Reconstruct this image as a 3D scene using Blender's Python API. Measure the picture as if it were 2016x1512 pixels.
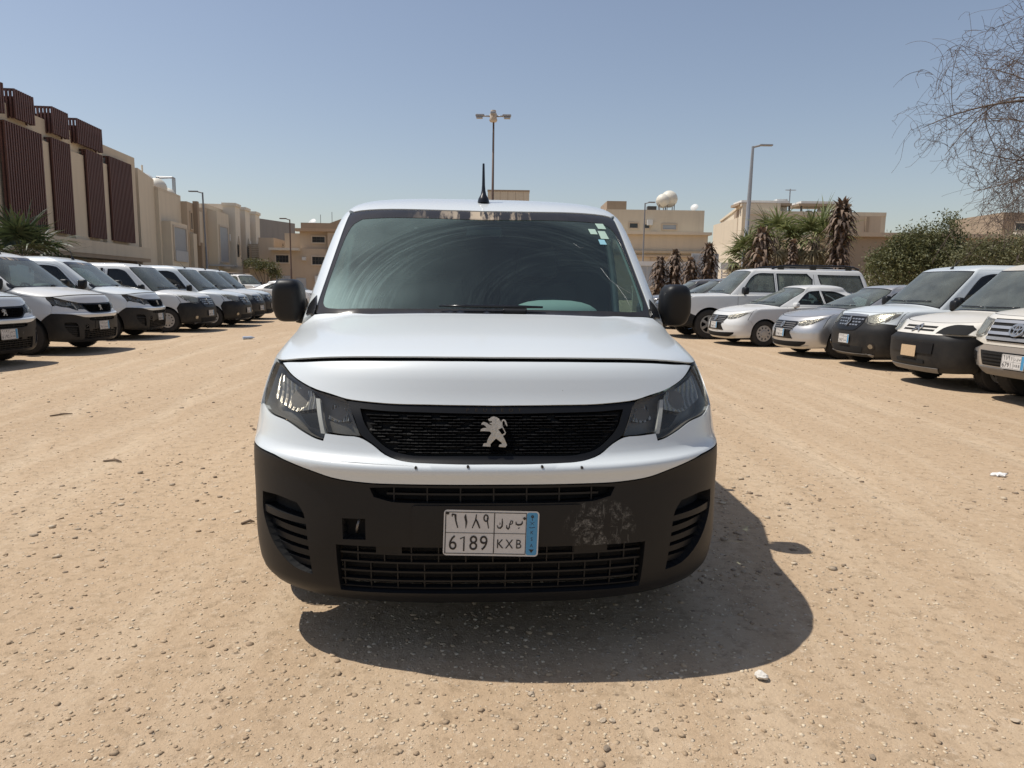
import bpy, bmesh, math, random, numpy as np
from mathutils import Vector, Matrix
from mathutils.bvhtree import BVHTree
from mathutils.geometry import delaunay_2d_cdt

for o in list(bpy.data.objects): bpy.data.objects.remove(o)
scn = bpy.context.scene
# ---------------------------------------------------------------- camera, sky, sun, exposure
cam = bpy.data.cameras.new('camera'); camo = bpy.data.objects.new('camera', cam); scn.collection.objects.link(camo)
scn.camera = camo
cam.sensor_width = 36.0; cam.lens = 36.0*1400/2016; cam.clip_start = .05; cam.clip_end = 3000
_p = math.atan((756-564)/1400); _r = math.radians(0.8)
_f = Vector((0, math.cos(_p), -math.sin(_p))); _r0 = Vector((1, 0, 0)); _u0 = _r0.cross(_f)
_rt = _r0*math.cos(_r) + _u0*math.sin(_r); _up = -_r0*math.sin(_r) + _u0*math.cos(_r)
camo.matrix_world = Matrix(((_rt.x, _up.x, -_f.x, 0), (_rt.y, _up.y, -_f.y, 0), (_rt.z, _up.z, -_f.z, 1.326), (0, 0, 0, 1)))

# sunlight travels by (+.50, -.09) per metre of drop: high sun, left of and a little behind the van
SUNV = Vector((.50, -.09, -1.0)).normalized()
sun_el = math.asin(-SUNV.z); sun_az = math.atan2(-SUNV.x, -SUNV.y)      # azimuth from +Y towards +X
w = bpy.data.worlds.new('World'); scn.world = w; w.use_nodes = True
wt = w.node_tree; wt.nodes.clear()
sky = wt.nodes.new('ShaderNodeTexSky'); sky.sky_type = 'NISHITA'; sky.sun_disc = False
sky.sun_elevation = sun_el; sky.sun_rotation = sun_az; sky.altitude = 200; sky.air_density = 1.18; sky.dust_density = 1.0; sky.ozone_density = 1.0
bg = wt.nodes.new('ShaderNodeBackground'); bg.inputs['Strength'].default_value = .092
wo = wt.nodes.new('ShaderNodeOutputWorld')
hz = wt.nodes.new('ShaderNodeHueSaturation'); hz.inputs['Saturation'].default_value = .86          # dusty, greyish desert air
tn = wt.nodes.new('ShaderNodeMix'); tn.data_type = 'RGBA'; tn.blend_type = 'MULTIPLY'; tn.inputs[0].default_value = 1.0; tn.inputs[7].default_value = (1.03, .985, .99, 1)
wt.links.new(sky.outputs[0], hz.inputs['Color']); wt.links.new(hz.outputs[0], tn.inputs[6]); wt.links.new(tn.outputs[2], bg.inputs[0]); wt.links.new(bg.outputs[0], wo.inputs[0])
sl = bpy.data.lights.new('sun', 'SUN'); sl.energy = 3.95; sl.angle = math.radians(.53); sl.color = (1.0, .955, .88)
slo = bpy.data.objects.new('sun', sl); scn.collection.objects.link(slo)
slo.rotation_euler = SUNV.to_track_quat('-Z', 'Y').to_euler()
vs = scn.view_settings
vs.view_transform = 'Standard'; vs.look = 'None'; vs.exposure = 0.2; vs.gamma = 1.0; vs.use_curve_mapping = False
scn.render.engine = 'CYCLES'
scn.cycles.max_bounces = 8; scn.cycles.transparent_max_bounces = 16; scn.cycles.diffuse_bounces = 3; scn.cycles.glossy_bounces = 3
scn.cycles.caustics_reflective = False; scn.cycles.caustics_refractive = False
scn.cycles.use_denoising = True
scn.cycles.sample_clamp_indirect = 6
# ---------------------------------------------------------------- helpers
SC = bpy.context.scene
COL = SC.collection
RNG = random.Random(7)

def pchip(P, n):
    P = np.asarray(P, float); d = np.diff(P, axis=0); m = np.zeros_like(P)
    a, b = d[:-1], d[1:]
    den = np.where(np.abs(a + b) < 1e-12, 1, a + b)
    m[1:-1] = np.where(a * b > 0, 2 * a * b / den, 0)
    m[0] = d[0]; m[-1] = d[-1]
    out = []
    for i in range(len(P) - 1):
        for k in range(n):
            t = k / n
            out.append((2*t**3-3*t*t+1)*P[i] + (t**3-2*t*t+t)*m[i] + (3*t*t-2*t**3)*P[i+1] + (t**3-t*t)*m[i+1])
    out.append(P[-1])
    return np.array(out)

class Shell:
    """A vehicle skin: a stack of plan-view rings (front centre -> corner -> side -> rear centre), joined smoothly upwards.
    ring = (yf, zf, yc, zs, wf, n,  w, zs2, yrc, wr, yr, zr)"""
    def __init__(s, rings, NF=28, NS=30, NR=12, nv=8, nr=3.0):
        rows = []
        for (yf, zf, yc, zs, wf, n, w, zs2, yrc, wr, yr, zr) in rings:
            th = np.linspace(0, math.pi/2, NF)
            sx = np.sin(th)**(2/n); cy = 1 - np.clip(np.cos(th), 0, 1)**(2/n)
            x = wf*sx; y = yf + (yc-yf)*cy; z = zf + (zs-zf)*(0.5*cy + 0.5*sx**3)
            t = np.linspace(0, 1, NS+1)[1:]
            xs = wf + (w-wf)*np.sin(np.clip(t/0.35, 0, 1)*math.pi/2) + (wr-w)*np.clip((t-0.55)/0.45, 0, 1)**2
            ys = yc + (yrc-yc)*t; zz = zs + (zs2-zs)*t
            th = np.linspace(math.pi/2, 0, NR+1)[1:]
            sx = np.sin(th)**(2/nr); cy = 1 - np.clip(np.cos(th), 0, 1)**(2/nr)
            xr = wr*sx; yr_ = yr - (yr-yrc)*cy; zrr = zr + (zs2-zr)*cy
            rows.append(np.stack([np.concatenate([x, xs, xr]), np.concatenate([y, ys, yr_]), np.concatenate([z, zz, zrr])], 1))
        G = pchip(np.array(rows), nv)
        s.G = G; s.nv = nv
        # front arc resampled evenly would be nicer, but angles do
        du = np.linalg.norm(np.diff(G, axis=1), axis=2).mean(0)
        s.Uc = np.concatenate([[0], np.cumsum(du)])
        dv = np.linalg.norm(np.diff(G[:, :NF], axis=0), axis=2).mean(1)
        s.Vc = np.concatenate([[0], np.cumsum(np.maximum(dv, 1e-4))])
        s.NF, s.NS, s.NR = NF, NS, NR
        gu = np.gradient(G, axis=1); gv = np.gradient(G, axis=0)
        N = np.cross(gu, gv); L = np.linalg.norm(N, axis=2, keepdims=True); L[L < 1e-12] = 1
        N = N / L
        N[:, 0, 0] = 0; N[:, -1, 0] = 0
        N /= np.maximum(np.linalg.norm(N, axis=2, keepdims=True), 1e-9)
        s.N = N
        nvr, nur = G.shape[:2]
        s.nu = nur
        polys = [(i*nur+j, i*nur+j+1, (i+1)*nur+j+1, (i+1)*nur+j) for i in range(nvr-1) for j in range(nur-1)]
        s.bvh = BVHTree.FromPolygons([tuple(p) for p in G.reshape(-1, 3)], polys)
    def v(s, ring): return float(np.interp(ring*s.nv, np.arange(len(s.Vc)), s.Vc))
    def at(s, UV, arr=None):
        UV = np.asarray(UV, float).reshape(-1, 2)
        sg = np.where(UV[:, 0] < 0, -1.0, 1.0)
        fj = np.interp(np.abs(UV[:, 0]), s.Uc, np.arange(len(s.Uc))); fi = np.interp(UV[:, 1], s.Vc, np.arange(len(s.Vc)))
        j = np.minimum(fj.astype(int), s.nu-2); i = np.minimum(fi.astype(int), len(s.Vc)-2)
        a = (fj-j)[:, None]; b = (fi-i)[:, None]
        out = []
        for A in (s.G, s.N):
            p = A[i, j]*(1-a)*(1-b) + A[i, j+1]*a*(1-b) + A[i+1, j]*(1-a)*b + A[i+1, j+1]*a*b
            p = p.copy(); p[:, 0] *= sg; out.append(p)
        n = out[1]; n /= np.maximum(np.linalg.norm(n, axis=1, keepdims=True), 1e-9)
        return out[0], n
    def _uv(s, loc, idx):
        i, j = divmod(idx, s.nu-1)
        p = np.array(loc); p00, p01, p10 = s.G[i, j], s.G[i, j+1], s.G[i+1, j]
        A = np.stack([p01-p00, p10-p00], 1)
        ab = np.clip(np.linalg.lstsq(A, p-p00, rcond=None)[0], 0, 1)
        return (s.Uc[j] + ab[0]*(s.Uc[j+1]-s.Uc[j]), s.Vc[i] + ab[1]*(s.Vc[i+1]-s.Vc[i]))
    def near(s, p):
        sg = -1 if p[0] < 0 else 1
        loc, n, idx, d = s.bvh.find_nearest(Vector((abs(p[0]), p[1], p[2])))
        U, V = s._uv(loc, idx); return (sg*U, V)
    def cast(s, mode, a, b):
        sg = 1
        if mode == 'side': o, d = (3, a, b), (-1, 0, 0)
        elif mode == 'front': sg = -1 if a < 0 else 1; o, d = (max(abs(a), 1e-4), -3, b), (0, 1, 0)
        elif mode == 'rear': sg = -1 if a < 0 else 1; o, d = (max(abs(a), 1e-4), 12, b), (0, -1, 0)
        else: sg = -1 if a < 0 else 1; o, d = (max(abs(a), 1e-4), b, 5), (0, 0, -1)
        loc, n, idx, dist = s.bvh.ray_cast(Vector(o), Vector(d))
        if loc is None:
            loc, n, idx, dist = s.bvh.find_nearest(Vector(o) + Vector(d)*3)
        U, V = s._uv(loc, idx); return (sg*U, V)
    def line(s, mode, pts, step=0.04, closed=True):
        """outline in a projection ('side' (y,z), 'front' (x,z), 'top' (x,y), 'p3' (x,y,z), 'uv') -> list of (U,V)"""
        P = [np.array(p, float) for p in pts]
        if closed: P = P + [P[0]]
        out = []
        n = len(P); T0, T1 = [None]*n, [None]*n      # gentle bends are rounded, sharp corners kept
        for i in range(n):
            pr = P[i-1] if i > 0 else (P[-2] if closed else None); nx = P[i+1] if i < n-1 else (P[1] if closed else None)
            if pr is None or nx is None: continue
            a, b = P[i]-pr, nx-P[i]; la, lb = np.linalg.norm(a), np.linalg.norm(b)
            if la < 1e-9 or lb < 1e-9 or (a@b)/(la*lb) < .72: continue
            d = (a/la*lb + b/lb*la)/(la+lb); d = d/np.linalg.norm(d); T0[i] = d*min(la, lb*1.5); T1[i] = d*min(lb, la*1.5)
        for i, (a, b) in enumerate(zip(P[:-1], P[1:])):
            ln = np.linalg.norm(b-a); m = max(1, int(ln/step))
            if mode == 'p3': m = max(m, 3)
            ta = T1[i] if T1[i] is not None else (b-a); tb = T0[i+1] if T0[i+1] is not None else (b-a)
            for k in range(m):
                t = k/m
                p = (2*t**3-3*t*t+1)*a + (t**3-2*t*t+t)*ta + (3*t*t-2*t**3)*b + (t**3-t*t)*tb
                out.append(tuple(p) if mode == 'uv' else (s.near(p) if mode == 'p3' else s.cast(mode, *p)))
        if not closed:
            p = P[-1]; out.append(tuple(p) if mode == 'uv' else (s.near(p) if mode == 'p3' else s.cast(mode, *p)))
        return out
    def ring(s, k, u0, u1, step=0.04):
        n = max(2, int(abs(u1-u0)/step)+1)
        return [(float(u), s.v(k)) for u in np.linspace(u0, u1, n)]
    def umax(s): return float(s.Uc[-1])
    def u_front(s): return float(s.Uc[s.NF-1])
    def u_rear(s): return float(s.Uc[s.NF+s.NS-1])

def sym(half):
    """half outline from the centre line (x=0) round to the centre line again -> full closed outline"""
    m = [(-u, v) for (u, v) in half[::-1]]
    out = list(half) + m
    res = [out[0]]
    for p in out[1:]:
        if abs(p[0]-res[-1][0]) + abs(p[1]-res[-1][1]) > 1e-5: res.append(p)
    if abs(res[0][0]-res[-1][0]) + abs(res[0][1]-res[-1][1]) < 1e-5: res.pop()
    return res

def mir(pts): return [(-u, v) for (u, v) in pts][::-1]

def inside(pts, poly):
    pts = np.asarray(pts); x, y = pts[:, 0], pts[:, 1]; c = np.zeros(len(pts), bool)
    P = np.asarray(poly); Q = np.roll(P, -1, axis=0)
    for (x0, y0), (x1, y1) in zip(P, Q):
        if y0 == y1: continue
        k = ((y0 > y) != (y1 > y)) & (x < (x1-x0)*(y-y0)/(y1-y0) + x0)
        c ^= k
    return c

def near_line(pts, poly, d):
    P = np.asarray(poly); Q = np.roll(P, -1, axis=0); bad = np.zeros(len(pts), bool)
    for a, b in zip(P, Q):
        ab = b-a; L = ab@ab
        t = np.clip(((pts-a)@ab)/max(L, 1e-12), 0, 1)
        bad |= np.linalg.norm(pts-(a+t[:, None]*ab), axis=1) < d
    return bad

def tri2d(outline, holes, res):
    loops = [list(outline)] + [list(h) for h in holes]
    A = np.array(outline)
    lo, hi = A.min(0), A.max(0)
    gx = np.arange(lo[0]+res*.5, hi[0], res); gy = np.arange(lo[1]+res*.5, hi[1], res)
    if len(gx) and len(gy):
        g = np.stack(np.meshgrid(gx, gy), -1).reshape(-1, 2)
        k = inside(g, outline)
        for h in holes: k &= ~inside(g, h)
        g = g[k]
        for l in loops:
            if len(g): g = g[~near_line(g, l, res*.35)]
    else: g = np.zeros((0, 2))
    V, E = [], []
    for l in loops:
        o = len(V); V += [Vector(p) for p in l]; n = len(l)
        E += [(o+i, o+(i+1) % n) for i in range(n)]
    V += [Vector(p) for p in g]
    v2, e2, f2, *_ = delaunay_2d_cdt(V, E, [], 0, 1e-6)
    v2 = np.array([tuple(p) for p in v2])
    f2 = np.array([tuple(f) for f in f2 if len(f) == 3])
    c = v2[f2].mean(1)
    k = inside(c, outline)
    for h in holes: k &= ~inside(c, h)
    f2 = f2[k]
    return v2, f2

def link(name, me, mat=None, parent=None):
    if mat is not None and not me.materials:
        for m in (mat if isinstance(mat, (list, tuple)) else [mat]): me.materials.append(m)
    o = bpy.data.objects.new(name, me); COL.objects.link(o)
    if parent is not None: o.parent = parent
    return o

def mesh(name, V, F, mat=None, parent=None, smooth=False):
    me = bpy.data.meshes.new(name)
    me.from_pydata([tuple(v) for v in V], [], [tuple(f) for f in F])
    me.update()
    if smooth: me.shade_smooth()
    return link(name, me, mat, parent)

def boundary(F):
    cnt = {}
    for f in F:
        n = len(f)
        for i in range(n):
            a, b = int(f[i]), int(f[(i+1) % n])
            if (b, a) in cnt: cnt[(b, a)] = None
            else: cnt[(a, b)] = 1
    return [e for e, v in cnt.items() if v]

def skin(name, v3, n3, F, mat, parent, rim, both=False, rim_mat=None):
    """triangles on a surface + a rim folded inwards; exact surface normals"""
    V = [tuple(p) for p in v3]; N = [tuple(n) for n in n3]; FF = [tuple(int(i) for i in f) for f in F]
    # orientation
    f0 = np.array(FF)
    c = np.cross(v3[f0[:, 1]]-v3[f0[:, 0]], v3[f0[:, 2]]-v3[f0[:, 0]])
    if (c*n3[f0[:, 0]]).sum() < 0: FF = [(a, c_, b) for (a, b, c_) in FF]
    nf = len(FF)
    if rim:
        m = {}
        for a, b in boundary(FF):
            for q in (a, b):
                if q not in m:
                    m[q] = len(V)
                    V.append(tuple(v3[q])); N.append((0, 0, 0))
                    V.append(tuple(v3[q]-n3[q]*rim)); N.append((0, 0, 0))
            FF.append((m[b], m[a], m[a]+1, m[b]+1))
    me = bpy.data.meshes.new(name)
    me.from_pydata(V, [], FF); me.shade_smooth()
    me.normals_split_custom_set_from_vertices(N)
    if rim_mat is not None:
        me.polygons.foreach_set('material_index', [0]*nf + [1]*(len(FF)-nf)); mat = [mat, rim_mat]
    return link(name, me, mat, parent)

def panel(name, sh, outline, mat, parent, holes=(), off=0.0, rim=0.014, res=0.05, fn=None, rim_mat=None):
    v2, F = tri2d(outline, holes, res)
    p, n = sh.at(v2)
    p = p + n*off
    if fn is not None: p = fn(p, n)
    return skin(name, p, n, F, mat, parent, rim, rim_mat=rim_mat)

# ---- plain solids
class MB:
    """collects solids into one mesh"""
    def __init__(s): s.V, s.F, s.M = [], [], []
    def add(s, V, F, m=0):
        o = len(s.V); s.V += [tuple(v) for v in V]; s.F += [tuple(o+i for i in f) for f in F]; s.M += [m]*len(F); return s
    def box(s, x0, x1, y0, y1, z0, z1, m=0):
        V = [(x, y, z) for z in (z0, z1) for y in (y0, y1) for x in (x0, x1)]
        return s.add(V, [(0, 2, 3, 1), (4, 5, 7, 6), (0, 1, 5, 4), (2, 6, 7, 3), (0, 4, 6, 2), (1, 3, 7, 5)], m)
    def bbox(s, x0, x1, y0, y1, z0, z1, b=.01, m=0):
        bm = bmesh.new(); bmesh.ops.create_cube(bm, size=1)
        for v in bm.verts: v.co = Vector(((x0+x1)/2+v.co.x*(x1-x0), (y0+y1)/2+v.co.y*(y1-y0), (z0+z1)/2+v.co.z*(z1-z0)))
        bmesh.ops.bevel(bm, geom=bm.edges[:], offset=b, segments=2, affect='EDGES', profile=.5)
        bm.verts.index_update()
        s.add([v.co for v in bm.verts], [[v.index for v in f.verts] for f in bm.faces], m); bm.free(); return s
    def tube(s, pts, r, n=8, m=0, caps=True):
        P = [Vector(p) for p in pts]; R = r if isinstance(r, (list, tuple)) else [r]*len(P)
        V, F = [], []
        t0 = None; up = None
        for i, p in enumerate(P):
            t = (P[min(i+1, len(P)-1)]-P[max(i-1, 0)]).normalized()
            if up is None:
                up = t.orthogonal().normalized()
            else:
                up = (up - t*up.dot(t))
                up = up.normalized() if up.length > 1e-6 else t.orthogonal().normalized()
            sd = t.cross(up)
            for k in range(n):
                a = 2*math.pi*k/n
                V.append(p + (up*math.cos(a)+sd*math.sin(a))*R[i])
        for i in range(len(P)-1):
            for k in range(n):
                F.append((i*n+k, i*n+(k+1) % n, (i+1)*n+(k+1) % n, (i+1)*n+k))
        if caps:
            F.append(tuple(range(n))[::-1]); F.append(tuple((len(P)-1)*n+k for k in range(n)))
        return s.add(V, F, m)
    def lathe(s, prof, n=24, axis='z', c=(0, 0, 0), m=0):
        """prof = [(r, h)]"""
        V, F = [], []
        for r, h in prof:
            for k in range(n):
                a = 2*math.pi*k/n
                p = (r*math.cos(a), r*math.sin(a), h)
                if axis == 'x': p = (h, p[0], p[1])
                elif axis == 'y': p = (p[1], h, p[0])
                V.append((p[0]+c[0], p[1]+c[1], p[2]+c[2]))
        for i in range(len(prof)-1):
            for k in range(n):
                F.append((i*n+k, i*n+(k+1) % n, (i+1)*n+(k+1) % n, (i+1)*n+k))
        return s.add(V, F, m)
    def prism(s, poly, y0, y1, plane='xz', m=0):
        """2-D polygon extruded along the third axis"""
        n = len(poly); V = []
        for t in (y0, y1):
            for a, b in poly:
                V.append((a, t, b) if plane == 'xz' else ((t, a, b) if plane == 'yz' else (a, b, t)))
        F = [tuple(range(n)), tuple(range(n, 2*n))[::-1]] + [(i, i+n, (i+1) % n + n, (i+1) % n) for i in range(n)]
        return s.add(V, F, m)
    def build(s, name, mat=None, parent=None, smooth=False, angle=None, fix=True):
        me = bpy.data.meshes.new(name); me.from_pydata(s.V, [], s.F)
        if any(s.M): me.polygons.foreach_set('material_index', s.M)
        if fix:
            bm = bmesh.new(); bm.from_mesh(me); bmesh.ops.recalc_face_normals(bm, faces=bm.faces[:]); bm.to_mesh(me); bm.free()
        if smooth:
            me.shade_smooth()
            if angle: me.set_sharp_from_angle(angle=math.radians(angle))
        return link(name, me, mat, parent)

def empty(name, loc=(0, 0, 0), rz=0.0, label=None, cat=None, group=None):
    o = bpy.data.objects.new(name, None); COL.objects.link(o)
    o.location = loc; o.rotation_euler = (0, 0, rz); o.empty_display_size = .2
    return tag(o, label, cat, group)

def tag(o, label=None, cat=None, group=None, kind=None):
    if label: o['label'] = label
    if cat: o['category'] = cat
    if group: o['group'] = group
    if kind: o['kind'] = kind
    return o

def copy_tree(o, parent=None):
    c = o.copy(); COL.objects.link(c); c.parent = parent
    for ch in list(o.children): copy_tree(ch, c)
    return c

# ---- materials
def nt(m):
    m.use_nodes = True; t = m.node_tree; t.nodes.clear(); return t

class NT:
    def __init__(s, name):
        s.m = bpy.data.materials.new(name); s.t = nt(s.m); s.out = s.n('OutputMaterial')
    def n(s, typ, **kw):
        nd = s.t.nodes.new('ShaderNode'+typ)
        for k, v in kw.items(): setattr(nd, k, v)
        return nd
    def l(s, a, b): s.t.links.new(a, b)
    def set(s, node, **kw):
        for k, v in kw.items():
            i = node.inputs[k.replace('_', ' ')]
            if hasattr(v, 'is_output'): s.l(v, i)
            else: i.default_value = v
        return node
    def bsdf(s, color, rough=.5, **kw):
        b = s.n('BsdfPrincipled')
        c = color
        if not hasattr(c, 'is_output'): c = tuple(c)+((1,) if len(c) == 3 else ())
        s.set(b, Base_Color=c, Roughness=rough)
        for k, v in kw.items(): s.set(b, **{k: v})
        return b
    def coord(s, kind='Object', scale=(1, 1, 1)):
        tc = s.n('TexCoord'); mp = s.n('Mapping'); s.l(tc.outputs[kind], mp.inputs['Vector']); mp.inputs['Scale'].default_value = scale
        return mp.outputs['Vector']
    def noise(s, vec=None, scale=5, detail=4, rough=.55, dist=0.0):
        n = s.n('TexNoise'); n.inputs['Scale'].default_value = scale; n.inputs['Detail'].default_value = detail
        n.inputs['Roughness'].default_value = rough; n.inputs['Distortion'].default_value = dist
        if vec is not None: s.l(vec, n.inputs['Vector'])
        return n.outputs['Fac']
    def ramp(s, fac, stops):
        r = s.n('ValToRGB'); e = r.color_ramp.elements
        while len(e) < len(stops): e.new(.5)
        for k, (p, c) in zip(e, stops):
            k.position = p; k.color = (c, c, c, 1) if isinstance(c, (int, float)) else tuple(c)+(1,)
        s.l(fac, r.inputs['Fac']); return r.outputs['Color']
    def mix(s, fac, a, b, blend='MIX'):
        x = s.n('Mix', data_type='RGBA', blend_type=blend)
        for sock, v in ((x.inputs[0], fac), (x.inputs[6], a), (x.inputs[7], b)):
            if hasattr(v, 'is_output'): s.l(v, sock)
            elif isinstance(v, (int, float)): sock.default_value = v
            else: sock.default_value = tuple(v)+((1,) if len(v) == 3 else ())
        return x.outputs[2]
    def math(s, op, a, b=0.0, clamp=False):
        x = s.n('Math', operation=op, use_clamp=clamp)
        for sock, v in ((x.inputs[0], a), (x.inputs[1], b)):
            if hasattr(v, 'is_output'): s.l(v, sock)
            else: sock.default_value = v
        return x.outputs[0]
    def bump(s, h, strength=.3, dist=.01):
        b = s.n('Bump'); b.inputs['Strength'].default_value = strength; b.inputs['Distance'].default_value = dist
        s.l(h, b.inputs['Height']); return b.outputs['Normal']
    def done(s, shader): s.l(shader.outputs[0] if hasattr(shader, 'outputs') else shader, s.out.inputs['Surface']); return s.m

def simple(name, color, rough=.5, var=.12, scale=6.0, bump=0.0, bscale=60.0, **kw):
    """a plain material with a little mottling of its own colour"""
    t = NT(name); v = t.coord()
    nz = t.noise(v, scale, 5, .6)
    col = t.mix(nz, [c*(1-var) for c in color], [min(1, c*(1+var)) for c in color])
    b = t.bsdf(col, rough, **kw)
    if bump: t.l(t.bump(t.noise(v, bscale, 4, .6), bump, .01), b.inputs['Normal'])
    return t.done(b)
# ---------------------------------------------------------------- vehicle materials
def car_paint(name, col, dust=.25, metallic=0.0, rough=.42):
    t = NT(name); v = t.coord()
    nz = t.noise(v, 2.2, 6, .65); fine = t.noise(v, 55, 3, .6)
    geo = t.n('NewGeometry'); sp = t.n('SeparateXYZ'); t.l(geo.outputs['Normal'], sp.inputs[0])
    upf = t.math('MULTIPLY', t.math('MAXIMUM', sp.outputs[2], 0.0), dust)
    dm = t.math('MULTIPLY', t.math('ADD', t.math('MULTIPLY', nz, .9), t.math('MULTIPLY', fine, .5)), upf, True)
    c = t.mix(dm, col, (.56, .49, .40))
    vo = t.n('TexVoronoi'); vo.inputs['Scale'].default_value = 26; t.l(v, vo.inputs['Vector'])
    chip = t.math('MULTIPLY', t.ramp(vo.outputs['Distance'], [(.035, 1), (.06, 0)]), t.ramp(t.noise(v, 9, 2, .5), [(.60, 0), (.64, 1)]))
    c = t.mix(t.math('MULTIPLY', chip, .55), c, (.20, .17, .14))
    b = t.bsdf(c, t.math('ADD', t.math('MULTIPLY', dm, .5), rough), Metallic=metallic, Coat_Weight=.9, Coat_Roughness=t.math('ADD', t.math('MULTIPLY', dm, .5), .06))
    return t.done(b)

def black_plastic(name, col=(.0065, .0074, .0092), rough=.46, dust=.05, scuff=None):
    t = NT(name); v = t.coord()
    nz = t.noise(v, 3.0, 6, .7); fine = t.noise(v, 260, 2, .5)
    sp = t.n('SeparateXYZ'); t.l(v, sp.inputs[0])
    low = t.math('SUBTRACT', .75, sp.outputs[2], True)
    dm = t.math('MULTIPLY', t.math('MULTIPLY', t.ramp(nz, [(.35, 0), (.75, 1)]), t.math('ADD', low, .25)), dust, True)
    c = t.mix(dm, col, (.20, .17, .13))
    r = t.math('ADD', rough, t.math('MULTIPLY', dm, .4))
    if scuff:   # scraped patch: (x, z, half width, half height)
        x, z, hw, hh = scuff
        dx = t.math('DIVIDE', t.math('SUBTRACT', sp.outputs[0], x), hw); dz = t.math('DIVIDE', t.math('SUBTRACT', sp.outputs[2], z), hh)
        d = t.math('ADD', t.math('MULTIPLY', dx, dx), t.math('MULTIPLY', dz, dz))
        reg = t.math('SUBTRACT', 1.0, t.math('POWER', d, 1.5), True)
        pt = t.ramp(t.noise(v, 17, 8, .7, .8), [(.47, 0), (.58, 1)]); wear = t.ramp(t.noise(v, 95, 6, .8), [(.44, 0), (.62, 1)])
        mps = t.n('Mapping'); t.l(v, mps.inputs['Vector']); mps.inputs['Rotation'].default_value = (0, .5, 0); mps.inputs['Scale'].default_value = (90, 90, 7)
        lines = t.ramp(t.noise(mps.outputs[0], 1.2, 3, .6), [(.66, 0), (.70, .8)])
        sc = t.math('MULTIPLY', t.math('MAXIMUM', t.math('MULTIPLY', pt, wear), t.math('MULTIPLY', lines, .6)), t.math('POWER', reg, .5))
        c = t.mix(t.math('MULTIPLY', sc, .75), c, (.29, .28, .25)); r = t.math('ADD', r, t.math('MULTIPLY', sc, .3))
    b = t.bsdf(c, r); b.inputs['Specular IOR Level'].default_value = .3
    t.l(t.bump(fine, .12, .002), b.inputs['Normal'])
    return t.done(b)

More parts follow.
